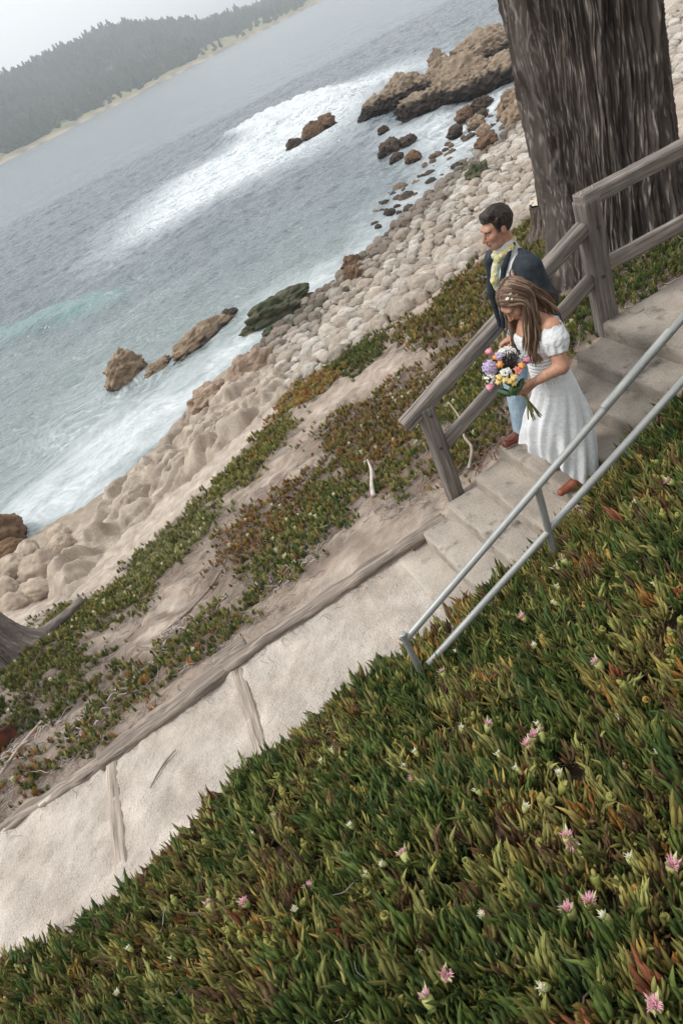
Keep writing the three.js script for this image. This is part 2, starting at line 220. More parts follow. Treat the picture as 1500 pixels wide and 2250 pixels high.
{ // sand of the path
  const g = grid(range(-9, 0.15, 0.035), range(-0.09, 1.7, 0.035), (x, z) => pathY(x) + 0.022 * fbm2(x * 4.5, z * 4.5, 3) + 0.007 * fbm2(x * 17, z * 17, 2) + 0.02 * sstep(0.1, -0.06, z) * (0.4 + fbm2(x * 3, 1, 2)) + 0.05 * sstep(0.8, 1.3, z));
  paint(g, (x, y, z) => { const n = fbm2(x * 1.4, z * 1.4 + 3, 4), f = fbm2(x * 14, z * 14, 2); return mix3(lin('#d6cdc5'), lin('#bdb1a7'), clamp(0.30 + 0.9 * n + 0.45 * f)); });
  structure('sand_path', g, M.sand);
}
{ // soil of the planted bank, up behind the photographer
  const g = grid([...range(-40, -7, 3), ...range(-6.5, 6.5, 0.1), ...range(7, 60, 3)], [...range(0.55, 5, 0.08), ...range(5.3, 9, 0.4), ...range(10, 40, 3)], bankY);
  paint(g, (x, y, z) => { const n = fbm2(x * 6, z * 6, 3); return mix3(lin('#43362a'), lin('#6d5847'), clamp(0.4 + n)); });
  structure('bank_soil', g, M.sand);
}
// granite shelf: rounded lobes drawn out along the shore
const SHORE = [0.865, -0.502];
{
  const P = POLY.shelf, b = bbox(P), r = rng(77), seeds = [];
  for (let i = 0; i < 210; i++) seeds.push([mix(b[0] - 1, b[1] + 1, r()), mix(b[2] - 1, b[3] + 1, r()), 0.7 + r() * 0.7]);
  const pillow = (x, z, sc, el) => { let d1 = 9, d2 = 9; for (const s of seeds) { const dx = x - s[0], dz = z - s[1], u = (dx * SHORE[0] + dz * SHORE[1]) / el, v = -dx * SHORE[1] + dz * SHORE[0]; const d = Math.sqrt(u * u + v * v) / (sc * s[2]); if (d < d1) { d2 = d1; d1 = d; } else if (d < d2) d2 = d; } return [d1, d2]; };
  const f = (x, z) => { const wx = x + 0.22 * fbm2(x * 1.1, z * 1.1, 3), wz = z + 0.22 * fbm2(x * 1.1 + 40, z * 1.1, 3), [d1, d2] = pillow(wx, wz, 0.50, 3.2), e = sstep(0, 0.55, d2 - d1);
    const d = -polyDist(P, x, z), m = sstep(-0.35, 0.45, d);
    const ridge = 0.30 * Math.max(0, fbm2((x * SHORE[0] + z * SHORE[1]) * 0.25, (-x * SHORE[1] + z * SHORE[0]) * 0.9 + 3, 3) + 0.25);
    return spline(x, z) - 0.28 + m * (0.34 + ridge + 0.30 * Math.pow(e, 0.6) + 0.05 * fbm2(x * 4, z * 4, 3)); };
  const g = grid(range(b[0] - 0.8, b[1] + 0.8, 0.05), range(b[2] - 0.8, b[3] + 0.8, 0.05), f);
  paint(g, (x, y, z) => { const n = fbm2(x * 1.7, z * 1.7, 4), k = fbm2(x * 7, z * 7, 3); let c = mix3(lin('#d3c7ba'), lin('#ab9b8c'), clamp(0.3 + n * 1.1 + k * 0.4)); const wet = sstep(0.75, 0.2, y + 0.5 * n - 0.02 * x); return mix3(c, lin('#7c6b5b'), wet * 0.85); });
  const s = mesh('granite_shelf', g, M.rock); tag(s, 'long tan granite shelf of rounded lobes between sand and surf', 'rock shelf');
}
// ---------- sea ----------
const F1 = POLY.F1, F2 = POLY.F2, SL = POLY.surfleft, GR = POLY.green, CR = POLY.crest;
function waveY(x, z) {
  const near = sstep(-10, -22, z + 0.35 * x * 0), far = 1 - sstep(60, 220, -z);
  const s = x * 0.5 + z * 0.865; // across the swell
  let y = 0.10 * Math.sin(s * 0.75 + 1.3 * n2(x * 0.06, z * 0.06) * 2) + 0.12 * fbm2(x * 0.35, z * 0.55, 3) + 0.09 * fbm2(x * 1.1 + s * 0.2, z * 1.6, 3);
  y *= mix(0.35, 1, near) * mix(0.3, 1, far);
  const c = polyDist(CR, x, z); y += 0.9 * sstep(3.5, -1.5, c) * (0.75 + 0.5 * fbm2(x * 0.5, z * 0.5, 3));
  const gr = polyDist(GR, x, z); y += 0.5 * sstep(2.2, -1.0, gr);
  return y + 0.05;
}
const SX0 = -30, SX1 = 62, SZ0 = -104, SZ1 = -9;
{
  const N = 2048, d = new Uint8Array(N * N * 4), rr = new Uint8Array(1024 * 1024 * 4);
  const cW = lin('#57636a'), cT = lin('#788380'), cD = lin('#434d54'), cG = lin('#62827e'), cF = lin('#cdd1d3');
  const g255 = (v) => 255 * (v <= 0.0031308 ? 12.92 * v : 1.055 * Math.pow(v, 1 / 2.4) - 0.055);
  const coarse = 256, field = new Float32Array(coarse * coarse * 4);
  for (let j = 0; j < coarse; j++) for (let i = 0; i < coarse; i++) { const x = mix(SX0, SX1, i / (coarse - 1)), z = mix(SZ0, SZ1, j / (coarse - 1)), k = (j * coarse + i) * 4; field[k] = polyDist(F1, x, z); field[k + 1] = polyDist(F2, x, z); field[k + 2] = Math.min(polyDist(SL, x, z), 8); field[k + 3] = Math.min(polyDist(CR, x, z), polyDist(GR, x, z) + 100); }
  const sm = (u, v, c) => { const x = u * (coarse - 1), y = v * (coarse - 1), i = Math.min(coarse - 2, x | 0), j = Math.min(coarse - 2, y | 0), a = x - i, b = y - j, k = (j * coarse + i) * 4 + c; return mix(mix(field[k], field[k + 4], a), mix(field[k + coarse * 4], field[k + coarse * 4 + 4], a), b); };
  for (let j = 0; j < N; j++) for (let i = 0; i < N; i++) {
    const u = i / (N - 1), v = j / (N - 1), x = mix(SX0, SX1, u), z = mix(SZ0, SZ1, v);
    const al = x * SHORE[0] + z * SHORE[1], ac = -x * SHORE[1] + z * SHORE[0];
    const wx = al + 1.1 * n2(x * 0.23, z * 0.23), wz = ac + 1.1 * n2(x * 0.23 + 50, z * 0.23);
    const lace = 1 - Math.abs(n2(wx * 0.55, wz * 1.0)) * 1.3, lace2 = 1 - Math.abs(n2(wx * 1.5 + 9, wz * 2.4)) * 1.2, big = n2(al * 0.09, ac * 0.22), mid = fbm2(al * 0.35, ac * 0.8 + 20, 3), grain = fbm2(wx * 3.0, wz * 5.0, 2);
    const d1 = sm(u, v, 0), d2 = sm(u, v, 1), d3 = sm(u, v, 2), d4 = sm(u, v, 3);
    let f = 0;
    f = Math.max(f, clamp(sstep(4.0, -6.0, d1 + 4.5 * mid + 2.2 * grain) * 1.15) * clamp(0.34 + 0.55 * mid + 0.75 * grain + 0.40 * lace2 + 0.30 * sstep(0, -7, d1)));
    f = Math.max(f, sstep(1.6, -2.6, d2 + 1.8 * mid + 0.8 * grain) * clamp(0.45 + 0.5 * mid + 0.45 * lace * lace2 + 0.35 * grain + 0.35 * sstep(-24, -15, z)));
    f = Math.max(f, sstep(2.0, -3.0, d3 + 1.3 * mid) * clamp(0.12 + 0.85 * lace * lace2 * (0.55 + 0.6 * mid) + 0.3 * grain));
    f = Math.max(f, clamp(sstep(1.4, -0.6, d4 + 1.2 * grain) * (0.9 + 0.6 * grain)));
    f = Math.max(f, clamp((lace * lace2 - 0.72) * 1.6 + 0.6 * big) * 0.5 * sstep(-60, -20, z) * sstep(-6, 6, 12 - x));
    f = clamp(f + 0.6 * clamp(n2(al * 0.5, ac * 3.2) - 0.80) * sstep(-80, -30, z));
    // shoals tint the near water, deeper water stays slate
    const shoal = sstep(-44, -15, z - 0.42 * x + 4 * big + 2 * mid);
    let c = mix3(mix3(cW, cD, clamp(0.40 + 0.9 * mid + 0.55 * n2(al * 0.4, ac * 1.6))), cT, shoal * 0.75);
    const gd = polyDistFast(GR, x, z); c = mix3(c, cG, 0.75 * sstep(1.3, -0.5, gd + 0.6 * mid));
    const e = sstep(0, 0.06, Math.min(u, v, 1 - u)); c = mix3(cW, c, e);
    c = mix3(c, cF, clamp(f) * e);
    const k = (j * N + i) * 4; d[k] = g255(c[0]); d[k + 1] = g255(c[1]); d[k + 2] = g255(c[2]); d[k + 3] = 255;
    if (!(i & 1) && !(j & 1)) { const q = ((j >> 1) * 1024 + (i >> 1)) * 4; rr[q] = rr[q + 1] = rr[q + 2] = 255 * mix(0.13, 0.95, clamp(f * 1.3) * e); rr[q + 3] = 255; }
  }
  function polyDistFast(p, x, z) { const b = p.bb || (p.bb = bbox(p)); if (x < b[0] - 2 || x > b[1] + 2 || z < b[2] - 2 || z > b[3] + 2) return 9; return polyDist(p, x, z); }
  const mk = (a, n, s) => { const t = new THREE.DataTexture(a, n, n, THREE.RGBAFormat); t.magFilter = THREE.LinearFilter; t.minFilter = THREE.LinearMipmapLinearFilter; t.generateMipmaps = true; if (s) t.colorSpace = THREE.SRGBColorSpace; t.needsUpdate = true; return t; };
  const ripple = texture(512, 7, false, (u, v) => { return g1(0.6 * tfbm(LA, u, v, 9, 16, 5) + 0.4 * tfbm(LC, u, v, 22, 40, 3)); });
  const xs = [...range(-3000, -60, 140), ...range(-58, -31, 2), ...range(SX0, SX1, 0.30), ...range(64, 110, 3), ...range(130, 3200, 150)];
  const zs = [...range(-4000, -180, 90), ...range(-170, -106, 2.5), ...range(SZ0, SZ1, 0.27)];
  const full = grid(xs, zs, waveY), ix = full.index.array, near = [], far = [], p = full.attributes.position;
  for (let i = 0; i < ix.length; i += 3) { const x = (p.getX(ix[i]) + p.getX(ix[i + 1]) + p.getX(ix[i + 2])) / 3, z = (p.getZ(ix[i]) + p.getZ(ix[i + 1]) + p.getZ(ix[i + 2])) / 3; (x > SX0 && x < SX1 && z > SZ0 ? near : far).push(ix[i], ix[i + 1], ix[i + 2]); }
  const cut = (list, f) => { const g = new THREE.BufferGeometry(), m = new Map(), P = [], Nn = [], U = [], I = []; for (const v of list) { let k = m.get(v); if (k === undefined) { k = m.size; m.set(v, k); P.push(p.getX(v), p.getY(v), p.getZ(v)); Nn.push(full.attributes.normal.getX(v), full.attributes.normal.getY(v), full.attributes.normal.getZ(v)); U.push(...f(p.getX(v), p.getZ(v))); } I.push(k); } g.setAttribute('position', new THREE.Float32BufferAttribute(P, 3)); g.setAttribute('normal', new THREE.Float32BufferAttribute(Nn, 3)); g.setAttribute('uv', new THREE.Float32BufferAttribute(U, 2)); g.setIndex(I); return g; };
  const rip2 = ripple.clone(); rip2.repeat.set((SX1 - SX0) / 7, (SZ1 - SZ0) / 7); rip2.needsUpdate = true;
  structure('sea', cut(near, (x, z) => [(x - SX0) / (SX1 - SX0), (z - SZ0) / (SZ1 - SZ0)]), std({ map: mk(d, N, true), roughnessMap: mk(rr, 1024, false), roughness: 1, bumpMap: rip2, bumpScale: 0.22 }));
  structure('open_sea', cut(far, (x, z) => [x, z]), std({ color: new THREE.Color('#57636a'), roughness: 0.2, bumpMap: ripple, bumpScale: 0.16 }));
}
// ---------- far shore ----------
const farShore = (x) => -640 - 0.95 * x - 14 * n2(x * 0.012, 3) - 30 * sstep(-60, 60, x) * sstep(140, 60, x);
const RIDGE = [[-700, 50], [-200, 60], [0, 60], [112, 68], [190, 70], [265, 64], [365, 36], [460, 24], [540, 22], [800, 26], [1600, 40]];
const ridgeH = (x) => { for (let i = 1; i < RIDGE.length; i++) if (x < RIDGE[i][0]) return mix(RIDGE[i - 1][1], RIDGE[i][1], sstep(RIDGE[i - 1][0], RIDGE[i][0], x)); return 60; };
function hillY(x, d) { if (d < 0) return d * 0.12; const base = 3.2 * sstep(0, 14, d) + 7 * sstep(20, 110, d); return base + (ridgeH(x + d * 0.12) - 8) * sstep(70, 430, d) * (1 - 0.3 * sstep(520, 900, d)) + (6 * n2(x * 0.012, d * 0.012) + 3 * n2(x * 0.03, d * 0.03)) * sstep(60, 200, d) + 0.8 * n2(x * 0.08, d * 0.08); }
const isGrass = (x, d) => d < 52 + 40 * sstep(120, 300, x) + 34 * n2(x * 0.014, 9) + 22 * n2(x * 0.05, d * 0.03) || (n2(x * 0.02 + 30, d * 0.03) > 0.72 && d < 260);
{
  const xs = range(-600, 1300, 7), ds = [...range(-20, 120, 3.5), ...range(126, 900, 14)];
  const g = grid(xs, ds, () => 0), p = g.attributes.position;
  for (let i = 0; i < p.count; i++) { const x = p.getX(i), d = p.getZ(i); p.setXYZ(i, x, hillY(x, d), farShore(x) - d); }
  const ix = g.index.array; for (let i = 0; i < ix.length; i += 3) { const t = ix[i]; ix[i] = ix[i + 1]; ix[i + 1] = t; }
  g.computeVertexNormals();
  paint(g, (x, y, z) => { const d = farShore(x) - z, n = n2(x * 0.05, d * 0.05); if (d < 10 + 4 * n) return mix3(lin('#a89a88'), lin('#6d6358'), clamp(0.5 + n)); return isGrass(x, d) ? mix3(lin('#8d8560'), lin('#5f6540'), clamp(0.4 + 0.8 * n)) : mix3(lin('#2f3a2a'), lin('#4a4a38'), clamp(0.4 + 0.6 * n)); });
  structure('hills', g, std({ vertexColors: true, roughness: 1 }));
  // the wood on the hills reads as one mass
  const r = rng(5), mats = [], cols = [], q = new THREE.Quaternion(), e = new THREE.Euler();
  const parts = []; for (let k = 0; k < 7; k++) { const c = new THREE.IcosahedronGeometry(1, 1), pp = c.attributes.position, s = 0.42 + r() * 0.25, ox = (r() - 0.5) * 1.1, oy = 0.6 + k * 0.28, oz = (r() - 0.5) * 1.1, taper = 1 - k * 0.09; for (let i = 0; i < pp.count; i++) { const f = 1 + 0.45 * n3(pp.getX(i) * 2.3 + k * 5, pp.getY(i) * 2.3, pp.getZ(i) * 2.3); pp.setXYZ(i, pp.getX(i) * s * f * taper + ox * taper, pp.getY(i) * s * f * 0.8 + oy, pp.getZ(i) * s * f * taper + oz); } c.deleteAttribute('uv'); parts.push(c); }
  const tree = mergeGeometries(parts); tree.computeVertexNormals();
  for (let i = 0; i < 60000 && mats.length < 21000; i++) {
    const x = mix(-330, 800, r()), d = 10 + 560 * Math.pow(r(), 1.1); if (isGrass(x, d) && r() > 0.035) continue;
    const s = 2.6 + 2.6 * r() * r(); e.set(0, r() * 6.3, 0); q.setFromEuler(e);
    mats.push(new THREE.Matrix4().compose(V(x, hillY(x, d) - 0.6, farShore(x) - d), q, V(s * (0.8 + 0.5 * r()), s * (0.7 + 0.6 * r()), s * (0.8 + 0.5 * r()))));
    cols.push(mix3(lin('#222c27'), lin('#454a36'), clamp(r() * 0.8 + 0.3 * n2(x * 0.01, d * 0.01))));
  }
  stuff('forest', tree, std({ roughness: 1 }), mats, cols, 'dark hazy evergreen wood covering the hills across the bay', 'forest');
}
// ---------- stairs ----------
{
  const st = thing('concrete_stairs', 'pale concrete stairs going down to the sandy path beside the wooden railing', 'stairs', [0, 0, 0]);
  const r = rng(21);
  for (let k = 0; k < 8; k++) {
    const L = RUN + 0.10, H = 0.34, z0 = -0.02 - 0.006 * (k % 4) + (k === 3 ? 0.04 : 0), W = 1.5 - z0 + 0.004 * k;
    let g = roundBox(L, H, W, 0.016, 0.03, 0.008, k + 1, 7); g.translate(k * RUN + L / 2, HB + k * RISE - H / 2, z0 + W / 2);
    g = finish(g); const s = k * 4.7;
    // trodden sand dusts the lower treads
    paint(g, (x, y, z) => { const n = fbm2(x * 2.2 + s, z * 2.2, 4), f = fbm3(x * 9, y * 9, z * 9 + s, 3), sand = sstep(5, 0, k) * sstep(0.1, 0.5, 0.55 + n + 0.4 * f) * (y > HB + k * RISE - 0.02 ? 1 : 0.55); const c = mix3(lin('#d6ccc3'), lin('#b9aea4'), clamp(0.35 + 1.0 * n + 0.4 * f)); return mix3(c, lin('#d9d0c7'), sand * 0.85); });
    mesh('step', g, M.concrete, st);
  }
  let g = roundBox(5.2, 0.40, 2.3, 0.02, 0.06, 0.008, 33, 5); g.translate(8 * RUN + 2.6, HB + 8 * RISE - 0.20, 1.12); g = finish(g);
  paint(g, (x, y, z) => { const n = fbm2(x * 1.6, z * 1.6 + 8, 4), f = fbm3(x * 8, y * 8, z * 8, 3); return mix3(lin('#d2c8bf'), lin('#b4a99f'), clamp(0.3 + 0.9 * n + 0.5 * f)); });
  mesh('landing', g, M.concrete, st);
}
// ---------- timber: a weathered beam between two points ----------
const upV = V(0, 1, 0);
function beamGeo(a, b, H, W, seed, opt = {}) {
  const L = a.distanceTo(b), g0 = roundBox(L, H, W, opt.r || 0.008, opt.seg || 0.025, opt.amp ?? 0.004, seed, opt.freq || 14);
  if (opt.taper) { const p = g0.attributes.position; for (let i = 0; i < p.count; i++) { const t = p.getX(i) / L + 0.5; p.setX(i, p.getX(i) + opt.taper * (p.getY(i) / H) * (t > 0.5 ? 1 : -0.2) * Math.abs(t - 0.5) * 2); } }
  const g = finish(g0); const uv = g.attributes.uv; for (let i = 0; i < uv.count; i++) uv.setXY(i, uv.getX(i) + seed * 0.37, uv.getY(i) + seed * 0.53);
  const [c1, c2, c3] = (opt.cols || ['#a7a29f', '#c1bbb7', '#86807c']).map(lin);
  paint(g, (x, y, z) => { const n = fbm3(x * 1.6 + seed, y * 14, z * 14, 3), s = fbm3(x * 0.9, y * 40 + seed, z * 40, 2); return mix3(mix3(c1, c2, clamp(0.45 + n * 1.1)), c3, clamp(s * 1.2)); });
  const X = b.clone().sub(a).normalize(), Z = X.clone().cross(upV).normalize(), Y = Z.clone().cross(X);
  g.applyMatrix4(new THREE.Matrix4().makeBasis(X, Y, Z).setPosition(a.clone().add(b).multiplyScalar(0.5)));
  return g;
}
function postGeo(x, y0, y1, z, w, d, seed, cols, lean = 0) { const g0 = roundBox(y1 - y0, w, d, 0.008, 0.025, 0.004, seed, 14), g = finish(g0); const uv = g.attributes.uv; for (let i = 0; i < uv.count; i++) uv.setXY(i, uv.getX(i) + seed * 0.71, uv.getY(i) + seed * 0.13); const [c1, c2, c3] = (cols || ['#98928f', '#afa9a6', '#77716d']).map(lin); paint(g, (x2, y, zz) => { const n = fbm3(x2 * 1.6 + seed, y * 14, zz * 14, 3), s = fbm3(x2 * 0.9, y * 40 + seed, zz * 40, 2); return mix3(mix3(c1, c2, clamp(0.4 + n * 1.1)), c3, clamp(s * 1.2)); }); g.rotateZ(Math.PI / 2 + lean); g.translate(x, (y0 + y1) / 2, z); return g; }
{
  const w = thing('wooden_railing', 'weathered grey wooden railing on the seaward side of the stairs', 'railing', [0, 0, 0]);
  mesh('post', postGeo(0.665, 3.75, 5.02, -0.12, 0.115, 0.115, 3), M.wood, w);
  mesh('post', postGeo(2.27, 4.5, 5.80, -0.13, 0.135, 0.135, 4, null, 0.01), M.wood, w);
  mesh('post', postGeo(3.95, 4.5, 5.72, -0.14, 0.12, 0.12, 5), M.wood, w);
  mesh('top_rail', beamGeo(V(0.47, 4.955, -0.12), V(2.21, 5.625, -0.12), 0.095, 0.10, 6), M.wood, w);
  mesh('middle_rail', beamGeo(V(0.715, 4.635, -0.125), V(2.21, 5.235, -0.125), 0.105, 0.055, 7), M.wood, w);
  mesh('top_rail', beamGeo(V(2.20, 5.80, -0.13), V(5.2, 5.72, -0.13), 0.10, 0.115, 8), M.wood, w);
  mesh('middle_rail', beamGeo(V(2.335, 5.275, -0.135), V(5.2, 5.215, -0.135), 0.11, 0.055, 9), M.wood, w);
  const spl = rng(19), sg = new THREE.ConeGeometry(0.006, 0.04, 5); for (let i = 0; i < 11; i++) { const q = mesh('splinter', sg, std({ color: '#cfc8c0' }), w); q.position.set(2.20 + 0.012 * i, 5.858, -0.10 - 0.04 * spl()); q.scale.setScalar(0.5 + 0.6 * spl()); q.rotation.set(0.5 * (spl() - 0.5), 0, 0.5 * (spl() - 0.5)); }
  const r = rng(9), bolt = new THREE.CylinderGeometry(0.012, 0.012, 0.012, 10); bolt.rotateX(Math.PI / 2);
  const bm = std({ color: '#5b4a40', roughness: 0.7, metalness: 0.4 });
  for (const [x, y, z] of [[0.66, 4.66, -0.058], [0.67, 4.95, -0.06], [2.26, 5.24, -0.058], [2.28, 5.60, -0.058]]) { const b = mesh('bolt_head', bolt, bm, w); b.position.set(x, y, z); }
}
{ const c = mesh('survey_cap', new THREE.CylinderGeometry(0.048, 0.052, 0.014, 28), std({ color: '#a79c90', metalness: 0.3, roughness: 0.6 })); c.position.set(2.40, HB + 8 * RISE + 0.006, 0.06); tag(c, 'small round metal cap set into the landing beside the post', 'cap'); }
// ---------- edging timbers and cross boards of the path ----------
const greyTimber = ['#a79d96', '#c2b8ae', '#83786f'];
function timber(label, a, b, H, W, seed, opt) { const c = a.clone().add(b).multiplyScalar(0.5); const g = beamGeo(a.clone().sub(c), b.clone().sub(c), H, W, seed, Object.assign({ cols: greyTimber, amp: 0.03, r: 0.02, freq: 8 }, opt)); const m = mesh('edging_timber', g, M.wood); m.position.copy(c); return tag(m, label, 'timber', 'timbers edging the sand path'); }
timber('long grey edging timber running down from the foot of the stairs', V(0.52, 3.995, -0.11), V(-1.60, 3.855, -0.10), 0.13, 0.13, 41);
timber('grey edging timber with a square end, middle one along the sand path', V(-1.47, 3.855, -0.10), V(-2.77, 3.735, -0.06), 0.14, 0.15, 42);
timber('cracked grey edging timber farthest down the sand path', V(-2.70, 3.69, -0.10), V(-4.9, 3.555, -0.10), 0.12, 0.13, 43, { amp: 0.04 });
timber('short grey timber block lying behind the joint of the edging timbers', V(-1.36, 3.885, -0.235), V(-1.66, 3.865, -0.225), 0.09, 0.11, 44);
BOARDS.forEach((x, i) => {
  const y = pathY(x + 0.1) - 0.012, g = beamGeo(V(0, 0, -0.83), V(0, 0, 0.83), 0.085, 0.10, 50 + i, { cols: ['#d3c9bf', '#ddd4cb', '#bdafa3'], amp: 0.010, r: 0.012, freq: 9 });
  const m = mesh('cross_board', g, M.wood); m.position.set(x + 0.045, y - 0.022, 0.80); m.rotation.y = -0.06 + 0.03 * i;
  tag(m, ['sand-dusted board set across the path nearest the stairs', 'sand-dusted board across the path with a stick lying above it', 'dark cracked board across the path lowest down the slope'][i], 'board', 'boards set across the sand path');
});
// ---------- galvanised tube handrail ----------
{
  const zinc = std({ color: new THREE.Color('#c6cbcd'), metalness: 0.3, roughness: 0.42, map: T.rock.clone() });
  const h = thing('metal_handrail', 'galvanised steel tube handrail rising along the planted bank', 'handrail', [0, 0, 0]);
  const R = 0.0215, cyl = (a, b, r = R, s = 24) => { const d = b.clone().sub(a), g = new THREE.CylinderGeometry(r, r, d.length(), s, 1); g.applyQuaternion(new THREE.Quaternion().setFromUnitVectors(upV, d.clone().normalize())); g.translate((a.x + b.x) / 2, (a.y + b.y) / 2, (a.z + b.z) / 2); return g; };
  const z = 1.3, D = V(-0.408, HB + 0.63, z), slope = 0.4556, top = (x) => D.y + (x - D.x) * slope - 0.01;
  mesh('upper_tube', cyl(V(D.x, top(D.x) - 0.015, z), V(3.4, top(3.4), z)), zinc, h);
  const lowT = (x) => HB + 0.328 + (x + 0.3315) * 0.4305;
  mesh('lower_tube', cyl(V(-0.345, lowT(-0.345), z), V(0.62, lowT(0.62), z)), zinc, h);
  mesh('lower_tube', cyl(V(0.635, lowT(0.635) + 0.012, z), V(3.4, lowT(3.4) + 0.012, z), 0.0225), zinc, h);
  mesh('coupling', cyl(V(1.12, top(1.12), z), V(1.6, top(1.6), z), 0.0245), zinc, h);
  for (const [x, yb, yt] of [[D.x, HB - 0.1, D.y + 0.03], [0.63, HB + 0.1, top(0.63)], [2.4, HB + 0.8, top(2.4)]]) { const p = mesh('post', cyl(V(x, yb, z), V(x, yt, z)), zinc, h); void p; }
  const cap = mesh('end_cap', new THREE.SphereGeometry(R * 1.06, 20, 10, 0, Math.PI * 2, 0, Math.PI / 2).scale(1, 0.35, 1), zinc, h); cap.position.set(D.x, D.y + 0.0295, z);
}
// ---------- the big cypress ----------
const wobble = (y) => 0.6 * n2(y * 1.5, 4);
function barkGeo(cx, y0, y1, cz, radius, opt) {
  const na = opt.na, ny = opt.ny, pos = [], idx = [];
  for (let j = 0; j <= ny; j++) { const y = mix(y0, y1, j / ny);
    for (let i = 0; i <= na; i++) {
      const a = i / na * Math.PI * 2, ca = Math.cos(a), sa = Math.sin(a), R = radius(a, y);
      const wob = 0.035 * n3(ca * 1.5, y * 1.0, sa * 1.5) + 0.012 * n3(ca * 7, y * 2.4, sa * 7), q = opt.twist * y + wob;
      const c2 = Math.cos(a + q) * opt.f, s2 = Math.sin(a + q) * opt.f;
      const rid = 1 - Math.abs(n3(c2 * 12, y * 0.75, s2 * 12)) * 1.9, rid2 = 1 - Math.abs(n3(c2 * 30 + 4, y * 1.9, s2 * 30)) * 1.8, flake = n3(c2 * 6, y * 2.6 + 9, s2 * 6);
      const rib = 1 - Math.abs(n3(c2 * 3.6 + 11, y * 0.45, s2 * 3.6)) * 1.7, knot = n3(c2 * 2.2, y * 1.3 + 7, s2 * 2.2);
      const r = R + opt.depth * (1.5 * rib + 0.7 * knot) + opt.depth * (0.65 * rid + 0.35 * rid2 + 0.25 * flake) + opt.depth * 0.15 * n3(c2 * 46, y * 9, s2 * 46);
      pos.push(cx + ca * r + opt.lean * (y - y0), y, cz + sa * r);
    } }
  for (let j = 0; j < ny; j++) for (let i = 0; i < na; i++) { const a = j * (na + 1) + i, b = a + 1, c = a + na + 1, d = c + 1; idx.push(a, c, b, b, c, d); }
  const g = new THREE.BufferGeometry(); g.setAttribute('position', new THREE.Float32BufferAttribute(pos, 3)); g.setIndex(idx); g.computeVertexNormals();
  const n = g.attributes.normal; for (let j = 0; j <= ny; j++) { const a = j * (na + 1), b = a + na; const x = n.getX(a) + n.getX(b), y = n.getY(a) + n.getY(b), z = n.getZ(a) + n.getZ(b), l = Math.hypot(x, y, z); n.setXYZ(a, x / l, y / l, z / l); n.setXYZ(b, x / l, y / l, z / l); }
  const [c1, c2, c3] = opt.cols.map(lin);
  paint(g, (x, y, z) => { const a = Math.atan2(z - cz, x - cx), ca = Math.cos(a) * opt.f, sa = Math.sin(a) * opt.f, s = fbm3(ca * 12 + 3, y * 1.2, sa * 12, 3) * 1.5, t = n3(ca * 38 + wobble(y), y * 3.4 + 5, sa * 38), b = n3(ca * 2, y * 0.9, sa * 2); let c = mix3(c1, c2, clamp(0.42 + 0.45 * s + 0.25 * b)); return mix3(c, c3, clamp((t - 0.42) * 2.0) * 0.9); });
  return g;
}
const barkMat = std({ vertexColors: true, roughness: 0.97 });
const barkCols = ['#3e3631', '#776d66', '#b0a9a1'];
